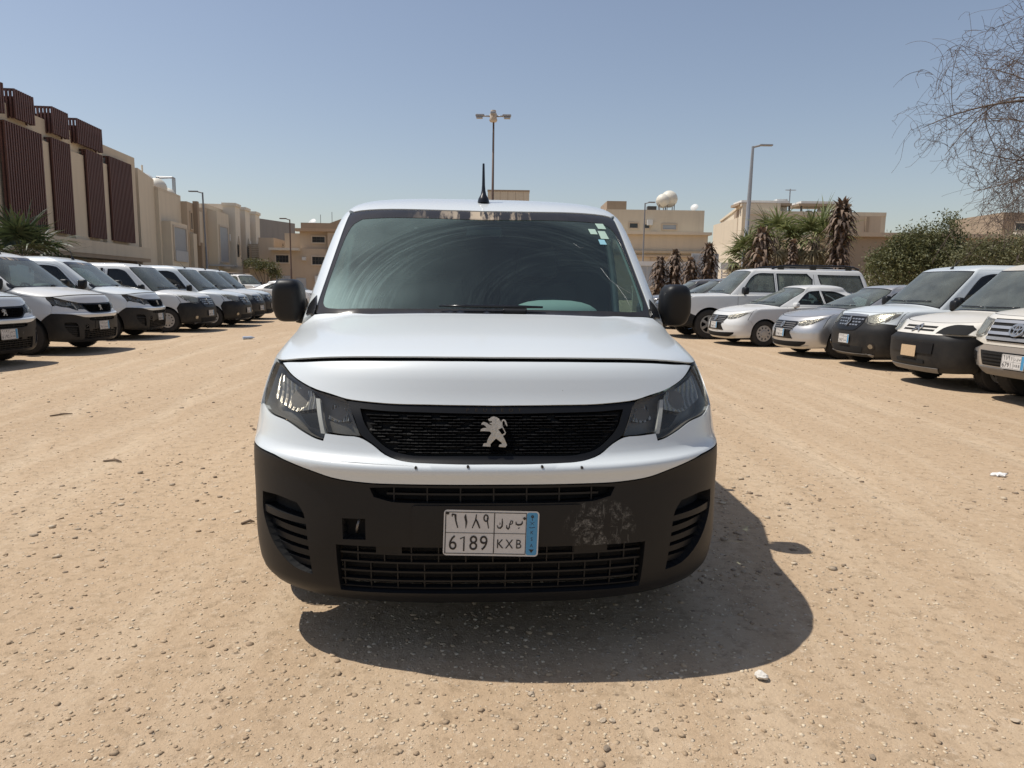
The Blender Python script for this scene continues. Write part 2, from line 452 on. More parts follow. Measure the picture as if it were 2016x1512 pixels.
def clear_glass(name, tint=(.62, .72, .68), refl=1.0, dirt=.06, wiper=False, dirtcol=(.55, .55, .48)):
    t = NT(name); v = t.coord()
    tr = t.n('BsdfTransparent'); tr.inputs[0].default_value = tuple(tint)+(1,)
    gl = t.n('BsdfGlossy'); gl.inputs['Roughness'].default_value = .02; gl.inputs[0].default_value = (refl, refl, refl, 1)
    fr = t.n('Fresnel'); bf = t.n('NewGeometry'); t.l(t.math('SUBTRACT', 1.5, t.math('MULTIPLY', bf.outputs['Backfacing'], 1.5-1/1.5)), fr.inputs[0])
    m1 = t.n('MixShader'); t.l(fr.outputs[0], m1.inputs[0]); t.l(tr.outputs[0], m1.inputs[1]); t.l(gl.outputs[0], m1.inputs[2])
    df = t.n('BsdfDiffuse'); df.inputs[0].default_value = tuple(dirtcol)+(1,)
    tl = t.n('BsdfTranslucent'); tl.inputs[0].default_value = tuple(dirtcol)+(1,)
    md = t.n('MixShader'); md.inputs[0].default_value = .35; t.l(df.outputs[0], md.inputs[1]); t.l(tl.outputs[0], md.inputs[2])
    nz = t.noise(v, 2.6, 3, .5); fine = t.noise(v, 60, 4, .6)
    base = t.math('MULTIPLY', t.math('ADD', t.math('MULTIPLY', t.ramp(nz, [(.25, .35), (.8, 1)]), .8), t.math('MULTIPLY', fine, .12)), dirt)
    if wiper:
        sp = t.n('SeparateXYZ'); t.l(v, sp.inputs[0])
        tot = None
        arcs = None
        for (px, R, wd) in ((.10, .80, 1.0), (.46, .50, .6)):
            dx = t.math('SUBTRACT', sp.outputs[0], px); dz = t.math('MULTIPLY', t.math('SUBTRACT', sp.outputs[2], 1.19), 1.62)
            d = t.math('SQRT', t.math('ADD', t.math('MULTIPLY', dx, dx), t.math('MULTIPLY', dz, dz)))
            d = t.math('ADD', d, t.math('MULTIPLY', t.math('SUBTRACT', nz, .5), .03))
            out = t.math('MULTIPLY', t.math('SUBTRACT', d, R), 14.0, True)             # 1 outside the wiped fan
            cmb = t.n('CombineXYZ'); t.l(d, cmb.inputs[0]); t.l(t.math('MULTIPLY', t.math('ARCTAN2', dz, dx), .022), cmb.inputs[1])
            st = t.ramp(t.noise(cmb.outputs[0], 55, 5, .75), [(.47, 0), (.70, 1)])       # fine rings left by the blade
            near = t.math('SUBTRACT', 1.0, t.math('MULTIPLY', t.math('ABSOLUTE', t.math('SUBTRACT', d, R*.9)), 4.2), True)
            a = t.math('MULTIPLY', t.math('MULTIPLY', st, near), .26*wd)
            arcs = a if arcs is None else t.math('ADD', arcs, a)
            tot = out if tot is None else t.math('MULTIPLY', tot, out)
        left = t.math('MULTIPLY', t.math('SUBTRACT', .02, sp.outputs[0]), 1.35, True)
        corner = t.math('MULTIPLY', t.math('MULTIPLY', t.math('SUBTRACT', -.30, sp.outputs[0]), 2.1, True), t.math('MULTIPLY', t.math('SUBTRACT', 1.42, sp.outputs[2]), 4.5, True))  # sun glare at the lower left, painted as a thicker film
        base = t.math('MULTIPLY', base, t.math('ADD', t.math('ADD', .25, t.math('MULTIPLY', corner, 5.0)), t.math('ADD', t.math('MULTIPLY', tot, .9), t.math('MULTIPLY', t.math('POWER', left, 1.2), 2.3))))
        base = t.math('ADD', base, t.math('MULTIPLY', arcs, t.math('ADD', .30, left)))
        spots = t.ramp(t.noise(v, 28, 2, .4), [(.76, 0), (.79, 1)])
        base = t.math('ADD', base, t.math('MULTIPLY', t.math('MULTIPLY', spots, tot), .12), True)
    m2 = t.n('MixShader'); t.l(base, m2.inputs[0]); t.l(m1.outputs[0], m2.inputs[1]); t.l(md.outputs[0], m2.inputs[2])
    return t.done(m2)

def frit_mat():
    t = NT('windshield_border'); v = t.coord(); sp = t.n('SeparateXYZ'); t.l(v, sp.inputs[0])
    top = t.math('MULTIPLY', t.math('SUBTRACT', sp.outputs[2], 1.66), 30.0, True)
    cmb = t.n('CombineXYZ'); t.l(t.math('MULTIPLY', sp.outputs[0], 9.0), cmb.inputs[0]); t.l(t.math('MULTIPLY', sp.outputs[2], 3.0), cmb.inputs[1])
    mud = t.math('MULTIPLY', t.ramp(t.noise(cmb.outputs[0], 1.3, 7, .65), [(.50, 0), (.57, 1)]), top)
    mud = t.math('MULTIPLY', mud, t.math('SUBTRACT', 1.0, t.math('MULTIPLY', t.math('ABSOLUTE', t.math('SUBTRACT', sp.outputs[0], .0)), 2.4), True))
    c = t.mix(t.math('ADD', t.math('MULTIPLY', mud, .9), t.math('MULTIPLY', t.noise(v, 9, 5, .7), .07)), (.008, .009, .010), (.48, .38, .27))
    b = t.bsdf(c, t.math('ADD', .12, t.math('MULTIPLY', mud, .7)))
    return t.done(b)

M = {}
M['white'] = car_paint('white_paint', (.60, .648, .668), .24)
M['white_dusty'] = car_paint('dusty_white_paint', (.62, .63, .625), .4)
M['cream'] = car_paint('cream_white_paint', (.66, .635, .57), .45)
M['silver'] = car_paint('silver_paint', (.50, .50, .50), .3, .75, .35)
M['darkpaint'] = car_paint('dark_paint', (.03, .035, .045), .3, .3, .3)
M['plastic'] = black_plastic('black_plastic')
M['bumper'] = black_plastic('scuffed_black_plastic', scuff=(.37, .50, .135, .105))
M['bumper_far'] = black_plastic('dusty_black_plastic', (.012, .012, .0125), .5, .22)
M['gloss'] = simple('gloss_black', (.010, .010, .011), .22)
M['void'] = simple('dark_cavity', (.004, .004, .004), .9)
M['grille'] = black_plastic('grille_black', (.005, .005, .0055), .38, .06)
M['chrome'] = simple('chrome', (.52, .50, .46), .28, .1, Metallic=.9)
M['emblem'] = simple('emblem_metal', (.52, .44, .34), .36, .3, 26, .4, 60, Metallic=.7)
M['rubber'] = simple('tyre_rubber', (.028, .026, .024), .85, .3, 9, .3, 40)
M['steel'] = simple('steel_wheel', (.20, .19, .18), .5, .25, 8, Metallic=.5)
M['alloy'] = simple('alloy_wheel', (.45, .45, .44), .38, .15, 8, Metallic=.7)
M['cover'] = simple('silver_wheel_cover', (.50, .49, .47), .42, .12, 8, Metallic=.35)
M['windshield'] = clear_glass('dirty_windshield', (.52, .70, .69), .85, .17, True, (.43, .58, .55))
M['glass'] = clear_glass('side_glass', (.42, .52, .50), .9, .035)
M['glass_far'] = clear_glass('dusty_glass', (.45, .55, .53), .9, .42, False, (.46, .50, .46))  # film carries real dust plus painted sky reflection
M['glass_dark'] = clear_glass('tinted_glass', (.06, .075, .08), .9, .03)
M['lens'] = clear_glass('headlight_lens', (.90, .90, .87), .6, .05, False, (.50, .48, .42))
def fluted(name, col):
    t = NT(name); v = t.coord(); w_ = t.n('TexWave', bands_direction='X'); w_.inputs['Scale'].default_value = 17; w_.inputs['Distortion'].default_value = 1.5; w_.inputs['Detail'].default_value = 2; t.l(v, w_.inputs['Vector'])
    c = t.mix(w_.outputs['Fac'], [q*.55 for q in col], col); b = t.bsdf(c, .26, Metallic=.9); t.l(t.bump(w_.outputs['Fac'], .6, .01), b.inputs['Normal']); return t.done(b)
M['reflector'] = fluted('lamp_reflector', (.50, .46, .395))
M['lampdark'] = simple('lamp_housing', (.15, .14, .125), .3, .4, 20)
M['cleareye'] = simple('clear_lamp', (.40, .385, .33), .25, .6, 16, .7, 25, Metallic=.5)
M['drl'] = simple('lamp_light_guide', (.50, .51, .50), .25, .1)
M['amber'] = simple('amber_lens', (.55, .10, .02), .25)
M['redlens'] = simple('red_lens', (.40, .015, .012), .25)
M['plate'] = simple('plate_white', (.58, .56, .53), .5, .12, 30)
M['plate_tan'] = simple('faded_plate', (.50, .36, .22), .6, .25, 40)
M['plateblue'] = simple('plate_blue', (.06, .26, .46), .45, .1, 30)
M['ink'] = simple('black_ink', (.012, .010, .010), .5)
M['seat'] = simple('seat_fabric', (.028, .028, .030), .9, .2, 30)
M['dash'] = simple('dashboard_plastic', (.050, .052, .052), .65, .2, 20)
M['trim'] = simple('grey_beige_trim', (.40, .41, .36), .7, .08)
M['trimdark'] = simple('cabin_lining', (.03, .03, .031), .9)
M['sticker'] = simple('pale_sticker', (.40, .53, .44), .6)
M['sticker2'] = simple('blue_sticker', (.25, .48, .55), .6)
M['under'] = simple('underbody', (.015, .014, .013), .9)
M['frit'] = frit_mat()
# ring = (yf, zf, yc, zs, wf, n,  w, zs2, yrc, wr, yr, zr)
PARTNER_RINGS = [
 (.085, .205, .56, .25, .875, 2.9, .880, .27, 4.25, .84, 4.36, .30),
 (.035, .26, .54, .30, .898, 2.8, .905, .31, 4.27, .86, 4.39, .34),
 (.010, .40, .52, .42, .908, 2.7, .920, .43, 4.28, .88, 4.40, .46),
 (.000, .54, .52, .56, .910, 2.6, .922, .57, 4.28, .88, 4.40, .58),
 (.002, .650, .52, .67, .912, 2.6, .924, .68, 4.28, .88, 4.39, .69),
 (-.015, .712, .54, .735, .912, 2.6, .924, .745, 4.28, .88, 4.385, .75),
 (.030, .745, .56, .775, .908, 2.6, .922, .785, 4.27, .88, 4.38, .80),
 (.070, .860, .60, .870, .902, 2.6, .919, .885, 4.26, .875, 4.37, .90),
 (.110, .935, .66, .935, .898, 2.55, .917, .955, 4.25, .872, 4.365, .96),
 (.150, 1.030, .76, .990, .894, 2.5, .914, 1.01, 4.245, .870, 4.36, 1.01),
 (.190, 1.066, .82, 1.015, .892, 2.55, .912, 1.035, 4.24, .868, 4.355, 1.04),
 (.450, 1.130, .96, 1.055, .890, 2.6, .908, 1.065, 4.235, .865, 4.35, 1.07),
 (.850, 1.188, 1.14, 1.095, .890, 2.9, .906, 1.10, 4.23, .862, 4.34, 1.105),
 (.965, 1.203, 1.20, 1.120, .890, 3.1, .905, 1.125, 4.225, .86, 4.335, 1.13),
 (1.00, 1.228, 1.24, 1.145, .888, 3.2, .903, 1.15, 4.22, .858, 4.33, 1.155),
 (1.34, 1.480, 1.53, 1.400, .852, 3.6, .872, 1.42, 4.17, .83, 4.28, 1.43),
 (1.62, 1.690, 1.78, 1.630, .808, 3.8, .832, 1.66, 4.12, .80, 4.23, 1.67),
 (1.70, 1.740, 1.85, 1.690, .790, 3.9, .815, 1.715, 4.10, .785, 4.20, 1.725),
 (1.86, 1.800, 1.96, 1.762, .745, 4.0, .775, 1.775, 4.05, .75, 4.15, 1.785),
 (2.20, 1.855, 2.25, 1.838, .56, 4.0, .60, 1.843, 3.85, .57, 3.95, 1.847),
 (2.60, 1.870, 2.62, 1.868, .02, 3.0, .02, 1.862, 3.5, .02, 3.52, 1.86),
]
VAN_POS = (-.056, 2.33, 0.0); VAN_YAW = math.radians(3.8)
# ---------------------------------------------------------------- ground
def ground_mat():
    t = NT('dirt_ground'); v = t.coord('Object')
    big = t.noise(v, .22, 5, .6); mid = t.noise(v, 1.7, 6, .65); fine = t.noise(v, 22, 6, .7); grit = t.noise(v, 120, 4, .7)
    mp = t.n('Mapping'); tc = t.n('TexCoord'); t.l(tc.outputs['Object'], mp.inputs['Vector']); mp.inputs['Rotation'].default_value = (0, 0, math.radians(-14)); mp.inputs['Scale'].default_value = (2.3, .12, 1)
    trk = t.noise(mp.outputs[0], 1.6, 5, .6, .4)
    c = t.mix(t.ramp(big, [(.32, 0), (.70, 1)]), (.415, .300, .192), (.49, .365, .243))
    c = t.mix(t.math('MULTIPLY', t.ramp(mid, [(.35, 0), (.7, 1)]), .55), c, (.45, .326, .21))
    c = t.mix(t.math('MULTIPLY', t.ramp(trk, [(.48, 0), (.64, 1)]), .40), c, (.55, .43, .30))
    c = t.mix(t.math('MULTIPLY', t.ramp(fine, [(.52, 0), (.72, 1)]), .45), c, (.30, .212, .14))
    sp = t.n('SeparateXYZ'); t.l(v, sp.inputs[0]); ruts = None       # wheel tracks: pairs of faint packed bands
    for (x0, k_, q_) in ((-1.55, -.30, .004), (-3.05, -.33, .004), (-.95, -.62, .018), (-2.4, -.66, .018), (2.1, .10, -.006), (3.6, .12, -.006), (-4.6, -.20, .0)):
        cx = t.math('ADD', x0, t.math('ADD', t.math('MULTIPLY', sp.outputs[1], k_), t.math('MULTIPLY', t.math('MULTIPLY', sp.outputs[1], sp.outputs[1]), q_)))
        dd = t.math('ABSOLUTE', t.math('ADD', t.math('SUBTRACT', sp.outputs[0], cx), t.math('MULTIPLY', t.math('SUBTRACT', mid, .5), .22)))
        b_ = t.math('SUBTRACT', 1.0, t.math('MULTIPLY', dd, 6.5), True); ruts = b_ if ruts is None else t.math('MAXIMUM', ruts, b_)
    ruts = t.math('MULTIPLY', t.math('POWER', ruts, .7), t.ramp(t.noise(v, .9, 4, .6), [(.34, 0), (.6, 1)]))
    tread = t.noise(mp.outputs[0], 14, 3, .6)
    c = t.mix(t.math('MULTIPLY', ruts, .55), c, (.57, .45, .315))
    c = t.mix(t.math('MULTIPLY', t.math('MULTIPLY', ruts, t.ramp(tread, [(.5, 0), (.62, 1)])), .5), c, (.31, .222, .14))
    vo = t.n('TexVoronoi'); vo.inputs['Scale'].default_value = 26; t.l(v, vo.inputs['Vector'])
    peb = t.ramp(vo.outputs['Distance'], [(.16, 1), (.26, 0)])
    sel = t.ramp(t.noise(v, 30, 1, .5), [(.56, 0), (.60, 1)])
    c = t.mix(t.math('MULTIPLY', t.math('MULTIPLY', peb, sel), .8), c, (.60, .50, .38))
    vo2 = t.n('TexVoronoi'); vo2.inputs['Scale'].default_value = 15; t.l(v, vo2.inputs['Vector'])
    dk = t.math('MULTIPLY', t.ramp(vo2.outputs['Distance'], [(.10, 1), (.17, 0)]), t.ramp(t.noise(v, 13, 1, .5), [(.60, 0), (.63, 1)]))
    c = t.mix(t.math('MULTIPLY', dk, .75), c, (.16, .12, .085))
    far = t.noise(v, 12, 8, .8)
    c = t.mix(t.math('MULTIPLY', t.ramp(far, [(.52, 0), (.59, 1)]), .46), c, (.25, .178, .11))  # dark speckles painted in for the shadows of small stones
    far2 = t.noise(v, 19, 7, .82)
    c = t.mix(t.math('MULTIPLY', t.ramp(far2, [(.55, 0), (.63, 1)]), .40), c, (.62, .52, .40))
    h = t.math('ADD', t.math('ADD', t.math('MULTIPLY', fine, .5), t.math('MULTIPLY', grit, .22)), t.math('ADD', t.math('MULTIPLY', mid, 1.2), t.math('MULTIPLY', t.math('MULTIPLY', peb, sel), .35)))
    b = t.bsdf(c, .95); b.inputs['Specular IOR Level'].default_value = .15
    h = t.math('SUBTRACT', h, t.math('MULTIPLY', ruts, .8))
    t.l(t.bump(h, .9, .02), b.inputs['Normal'])
    return t.done(b)

GM = ground_mat()
def ground_z(x, y):
    """slight unevenness of the yard (a few centimetres)"""
    return 0.0
_xs = np.concatenate([np.linspace(-400, -40, 8), np.linspace(-30, 30, 21), np.linspace(40, 400, 8)]); _ys = np.concatenate([np.linspace(-40, 40, 21), np.linspace(50, 900, 12)])
gv = [(float(x), float(y), 0) for y in _ys for x in _xs]; nx = len(_xs)
gf = [(j*nx+i, j*nx+i+1, (j+1)*nx+i+1, (j+1)*nx+i) for j in range(len(_ys)-1) for i in range(nx-1)]
go = mesh('ground', gv, gf, GM); tag(go, kind='structure')

# ---------------------------------------------------------------- stones
def stone_mesh(seed, sub=1, rough=.28):
    bm = bmesh.new(); bmesh.ops.create_icosphere(bm, subdivisions=sub, radius=1); r = random.Random(seed)
    ax = Vector((r.uniform(.75, 1.25), r.uniform(.7, 1.1), r.uniform(.28, .6)))
    cuts = [(Vector((r.gauss(0, 1), r.gauss(0, 1), r.gauss(0, 1))).normalized(), r.uniform(.55, .85)) for _ in range(6)]
    for v in bm.verts:
        p = v.co.copy()
        for n, d in cuts:
            k = p.dot(n)
            if k > d: p -= n*(k-d)
        p *= 1+r.uniform(-rough, rough)*.35
        v.co = Vector((p.x*ax.x, p.y*ax.y, p.z*ax.z))
    bm.verts.index_update()
    V = np.array([v.co[:] for v in bm.verts]); F = [[v.index for v in f.verts] for f in bm.faces]; bm.free()
    return V, F

def gravel(name, n, rmin, rmax, area, mat, seed, power=2.0, patchy=False):
    """loose stones: dense near the camera, thinning out"""
    r = np.random.default_rng(seed); protos = [stone_mesh(seed*31+i, 1) for i in range(14)]
    VV, FF, o = [], [], 0
    for V, F in protos:
        m = n//14; F = np.array(F)
        d = area[0]*(area[1]/area[0])**r.random(m); x = d*np.tan(r.uniform(-.78, .78, m)); s = rmin*(rmax/rmin)**(r.random(m)**power)
        if patchy:      # stones gather in drifts between the wheel lanes
            f_ = np.sin(x*1.3+.6*d)*np.sin(d*.9-.5*x+1)+.6*np.sin(x*3.1-d*.7)+.5*np.sin(d*2.3+x); kk = (f_+r.normal(size=m)*.5) > .25; d, x, s = d[kk], x[kk], s[kk]; m = len(d)
        th = r.uniform(0, 6.28, m); c, sn = np.cos(th)*s, np.sin(th)*s
        P = np.stack([V[None, :, 0]*c[:, None]-V[None, :, 1]*sn[:, None]+x[:, None], V[None, :, 0]*sn[:, None]+V[None, :, 1]*c[:, None]+d[:, None], V[None, :, 2]*s[:, None]+(s*r.uniform(-.05, .2, m))[:, None]], 2)
        VV.append(P.reshape(-1, 3)); FF.append((F[None]+(np.arange(m)*len(V))[:, None, None]).reshape(-1, 3)+o); o += m*len(V)
    VV, FF = np.concatenate(VV), np.concatenate(FF).astype(np.int32)
    me = bpy.data.meshes.new(name); me.vertices.add(len(VV)); me.vertices.foreach_set('co', VV.ravel()); me.loops.add(FF.size); me.loops.foreach_set('vertex_index', FF.ravel())
    me.polygons.add(len(FF)); me.polygons.foreach_set('loop_start', np.arange(len(FF), dtype=np.int32)*3); me.update(); me.validate()
    return link(name, me, mat)

def stone_mat(name, a, b):
    t = NT(name); g = t.n('NewGeometry'); v = t.coord()
    c = t.mix(g.outputs['Random Per Island'], a, b)
    c = t.mix(t.math('MULTIPLY', t.noise(v, 60, 4, .6), .4), c, (.30, .22, .15))
    bb = t.bsdf(c, .9); t.l(t.bump(t.noise(v, 130, 4, .6), .5, .004), bb.inputs['Normal']); return t.done(bb)

SM1 = stone_mat('gravel_pale', (.46, .34, .21), (.70, .59, .43)); SM2 = stone_mat('gravel_brown', (.30, .21, .13), (.52, .39, .25))
g1 = gravel('gravel', 42000, .0022, .011, (1.4, 26), SM1, 3, 2.6); tag(g1, 'small pale gravel scattered over the dirt yard', 'gravel', kind='stuff')
g2 = gravel('gravel', 14000, .003, .016, (1.4, 40), SM2, 5, 3.2); tag(g2, 'brown pebbles strewn over the dirt yard', 'gravel', kind='stuff')
SM3 = stone_mat('gravel_mixed', (.16, .11, .07), (.62, .51, .37))
g3 = gravel('gravel', 13000, .006, .026, (3.0, 34), SM3, 9, 3.0, True); tag(g3, 'mixed pale and dark pebbles across the middle of the yard', 'gravel', kind='stuff')
STONES = [(1500, 1330, .030, 'white', 'pale round stone at the edge of the big van\'s shadow'),
          (1195, 1470, .020, 'grey', 'dark jagged stone near the bottom edge, below the white stone'),
          (1718, 1487, .017, 'grey', 'dark stone near the bottom right corner'),
          (1186, 1414, .016, 'tan', 'tan stone lying left of the jagged dark stone'),
          (1205, 1414, .015, 'tan', 'one of two tan stones touching, on the right'),
          (1292, 1432, .013, 'grey', 'small upright grey stone below the van shadow'),
          (2000, 1416, .020, 'tan', 'tan stone at the right edge near the bottom'),
          (1178, 1386, .014, 'grey', 'small grey stone just below the van shadow'),
          (1645, 1155, .012, 'grey', 'small brown stone lying on sunlit dirt right of the van shadow'),
          (140, 1192, .013, 'grey', 'lone dark pebble on the dirt at the left'),
          (1046, 1362, .016, 'tan', 'tan stone on the front edge of the van shadow')]
SMT = {'white': simple('limestone', (.62, .58, .52), .9, .2, 40, .5, 60), 'grey': simple('dark_stone', (.25, .195, .14), .9, .25, 40, .5, 60), 'tan': simple('tan_stone', (.45, .36, .26), .9, .2, 40, .5, 60)}
def px_ground(px, py, z=0.0):
    """point on the ground seen at a position of the 2016 x 1512 photograph (camera ray meets the plane z)"""
    d = _f + _rt*((px-1008)/1400) - _up*((py-756)/1400)
    k = (z-1.326)/d.z; return Vector((0, 0, 1.326)) + d*k
def px_at(px, py, Y):
    d = _f + _rt*((px-1008)/1400) - _up*((py-756)/1400)
    return Vector((0, 0, 1.326)) + d*(Y/d.y)
for i, (px, py, r, m, lab) in enumerate(STONES):
    r = r*(.72 if i else 1.0); V, F = stone_mesh(100+i, 2 if r < .03 else 3, .3); p = px_ground(px, py+6)
    o = mesh('stone', V*r, F, SMT[m]); o.location = (p.x, p.y, r*.42); o.rotation_euler = (0, 0, i*1.3); tag(o, lab, 'stone')

for px0, py0, px1, py1, lab in ((98, 820, 143, 816, 'longest dry stick lying on the dirt at the left'), (204, 909, 239, 911, 'thin dry stick on the dirt left of the van bumper'), (475, 1033, 501, 1030, 'short thick stick beside the van\'s black bumper corner')):
    a_, c_ = px_ground(px0, py0), px_ground(px1, py1); k = MB(); mid_ = (a_+c_)/2
    k.tube([(a_.x-mid_.x, a_.y-mid_.y, .0), ((c_.x-a_.x)*.1, .02, .008), (c_.x-mid_.x, c_.y-mid_.y, .003)], [.007, .009, .004], 6); o = k.build('stick', simple('dry_stick', (.17, .12, .08), .9), None, True, fix=False); o.location = (mid_.x, mid_.y, .006); tag(o, lab, 'stick')

# ---------------------------------------------------------------- building materials
def plaster(name, col, stain=.25, scale=.6):
    t = NT(name); v = t.coord('Object')
    mp = t.n('Mapping'); tc = t.n('TexCoord'); t.l(tc.outputs['Object'], mp.inputs['Vector']); mp.inputs['Scale'].default_value = (1.6, 1.6, .16)
    st = t.noise(mp.outputs[0], 1.1, 6, .65); bl = t.noise(v, scale, 5, .6); fn = t.noise(v, 14, 4, .6)
    c = t.mix(t.math('MULTIPLY', t.ramp(st, [(.45, 0), (.72, 1)]), stain), col, [q*.55 for q in col])
    c = t.mix(t.math('MULTIPLY', bl, .35), c, [min(1, q*1.18) for q in col])
    b = t.bsdf(c, .9); t.l(t.bump(fn, .25, .02), b.inputs['Normal']); return t.done(b)
B = {}
B['beige'] = plaster('beige_plaster', (.58, .50, .385)); B['sand'] = plaster('sand_plaster', (.63, .55, .43)); B['tan'] = plaster('tan_plaster', (.50, .40, .295))
B['brown'] = plaster('brown_plaster', (.34, .26, .185)); B['pale'] = plaster('pale_plaster', (.66, .60, .50)); B['grey'] = plaster('grey_block', (.26, .245, .23), .35, 2.0)
B['orange'] = plaster('ochre_plaster', (.42, .27, .16)); B['dirty'] = plaster('dirty_plaster', (.46, .39, .29), .5)
B['slat'] = simple('maroon_slat', (.105, .046, .038), .55, .2, 3); B['slatback'] = simple('slat_backing', (.065, .032, .027), .9, .2, 3)  # rails and backing panels are a darker maroon than the slats
B['win'] = simple('dark_window', (.03, .034, .038), .12, .3, 2); B['winblue'] = simple('shuttered_window', (.30, .32, .34), .5, .15, 3)
B['frame'] = simple('window_frame', (.55, .47, .38), .7); B['metal'] = simple('grey_sheet_metal', (.46, .48, .50), .45, .1, 2, Metallic=.2)
B['white'] = simple('white_coat', (.74, .73, .70), .6, .1, 2); B['pole'] = simple('pole_metal', (.20, .20, .21), .5, .15, 4, Metallic=.3); B['rust'] = simple('brown_pole', (.12, .075, .055), .6, .2, 4)
B['polegrey'] = simple('galvanised_pole', (.33, .335, .345), .45, .12, 4, Metallic=.4)
B['tank'] = simple('cream_tank', (.66, .62, .53), .55, .1, 1.5); B['tile'] = simple('roof_tile', (.46, .33, .22), .8, .2, 6); B['rail'] = simple('dark_rail', (.06, .055, .05), .6)
B['ac'] = simple('air_unit', (.62, .62, .60), .5)

def local(root, mb, name, mat, parent=None, **k): return mb.build(name, mat, parent or root, **k)

class Bld:
    """a building with its own axes: origin at the left end of its front, u along the front, v into the depth, z up"""
    def __init__(s, name, a, b, label, cat='building', group=None):
        s.a = Vector((a[0], a[1])); d = Vector((b[0]-a[0], b[1]-a[1])); s.L = d.length
        s.root = empty(name, (a[0], a[1], 0), math.atan2(d.y, d.x), label, cat, group)
    def box(s, name, u0, u1, v0, v1, z0, z1, mat, parent=None):
        m = MB(); m.box(u0, u1, v0, v1, z0, z1); return m.build(name, B[mat] if isinstance(mat, str) else mat, parent or s.root)
    def window(s, u0, u1, z0, z1, v=0.0, mat='win', frame='frame', depth=.18, bars=0, sill=True):
        """frame standing proud of the wall face v, dark pane set into it"""
        f = MB(); t = .12
        f.box(u0-t, u0, v-.10, v+.02, z0-t, z1+t); f.box(u1, u1+t, v-.10, v+.02, z0-t, z1+t); f.box(u0, u1, v-.10, v+.02, z1, z1+t); f.box(u0, u1, v-.13, v+.02, z0-t, z0)
        w = f.build('window', B[frame], s.root)
        g = MB(); g.box(u0, u1, v-.03, v+.01, z0, z1); g.build('pane', B[mat], w)
        if bars:
            k = MB()
            for i in range(1, bars+1): x = u0+(u1-u0)*i/(bars+1); k.box(x-.02, x+.02, v-.07, v-.035, z0, z1)
            k.box(u0, u1, v-.065, v-.032, (z0+z1)/2-.02, (z0+z1)/2+.02)
            k.build('window_bars', B['rail'], w)
        return w
    def dish(s, u, v, z, r, face=-1, name='satellite_dish'):
        k = MB(); prof = [(0, 0), (r*.5, r*.05), (r*.85, r*.16), (r, r*.24)]; k.lathe(prof, 14, 'y'); k.tube([(0, .1, -r*.2), (0, .25, -r*1.1)], .03, 5)
        o = k.build(name, B['ac'], s.root, True, 50, fix=False); o.location = (u, v, z+r*1.1); o.rotation_euler = (math.radians(-30), 0, math.radians(35*face)); return o

def tank(bl, name, u, v, z, r, h=None, cyl=False):
    k = MB()
    if cyl: k.lathe([(0, 0), (r*.9, 0), (r, r*.15), (r, h-r*.35), (r*.9, h-r*.12), (r*.5, h), (0, h)], 20, 'z')
    else:
        k.lathe([(r*math.cos(a), r+r*math.sin(a)) for a in np.linspace(-math.pi/2, math.pi/2, 12)], 20, 'z')
        k.lathe([(r*1.012, r*.96), (r*1.012, r*1.04)], 20, 'z')
    o = k.build(name, B['tank'], bl.root, True, 40, fix=False); o.location = (u, v, z+.35)
    f = MB()
    for i in range(4):
        a = math.pi/4+i*math.pi/2; f.tube([(r*.75*math.cos(a), r*.75*math.sin(a), -.35), (r*.75*math.cos(a), r*.75*math.sin(a), r*.55)], .05, 5)
    f.build('tank_legs', B['rust'], o, fix=False)
    return o

# ---------------------------------------------------------------- left street: villas with slatted screens
bA = Bld('villa', (-25.4, 30.0), (-28.16, 54.3), 'three-storey beige villa with tall maroon slatted screens at the far left')
b = bA; Ln = b.L
b.box('wall', 0, Ln, 0, 12, 3.0, 9.9, 'beige'); b.box('ground_floor', .3, Ln-.3, 1.4, 12, 0, 2.998, 'pale'); b.box('parapet', 0, Ln, .0, .35, 9.902, 10.35, 'beige'); b.box('end_wall', Ln+.002, Ln+.30, .2, 12, 2.2, 9.7, 'brown')
b.box('canopy_slab', -.2, Ln+.1, -.75, 1.38, 2.75, 2.998, 'brown'); b.box('canopy_edge', -.2, Ln+.1, -.78, -.002, 3.0, 3.8, 'beige')
_slat = None
def screen(bl, u0, u1, v0, v1, z0, z1, top=False):
    """box screen of vertical slats standing off the wall: rails, backing, one slat after another"""
    global _slat
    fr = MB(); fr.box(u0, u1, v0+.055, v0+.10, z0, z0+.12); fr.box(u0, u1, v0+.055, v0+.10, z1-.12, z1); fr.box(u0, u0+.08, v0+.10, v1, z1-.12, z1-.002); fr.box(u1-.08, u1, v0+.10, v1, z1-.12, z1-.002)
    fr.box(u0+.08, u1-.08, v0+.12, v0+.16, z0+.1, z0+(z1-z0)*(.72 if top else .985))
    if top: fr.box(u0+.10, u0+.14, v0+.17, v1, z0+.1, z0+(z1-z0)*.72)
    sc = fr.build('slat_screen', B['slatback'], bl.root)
    if _slat is None:
        m = MB(); m.box(-.055, .055, -.05, .05, 0, 1); t_ = m.build('slat', B['slat']); _slat = t_.data; bpy.data.objects.remove(t_)
    n = int((u1-u0)/.22)
    for i in range(n+1):
        o = link('slat', _slat, None, sc); o.location = (u0+.055+(u1-u0-.11)*i/n, v0, z0); o.scale = (1, 1, z1-z0)
    for uu in (u0, u1):          # returning sides
        for j in range(1, int((v1-v0)/.20)+1):
            o = link('slat', _slat, None, sc); o.location = (uu+(.05 if uu == u0 else -.05), v0+j*.19, z0); o.scale = (1, 1, z1-z0)
    return sc
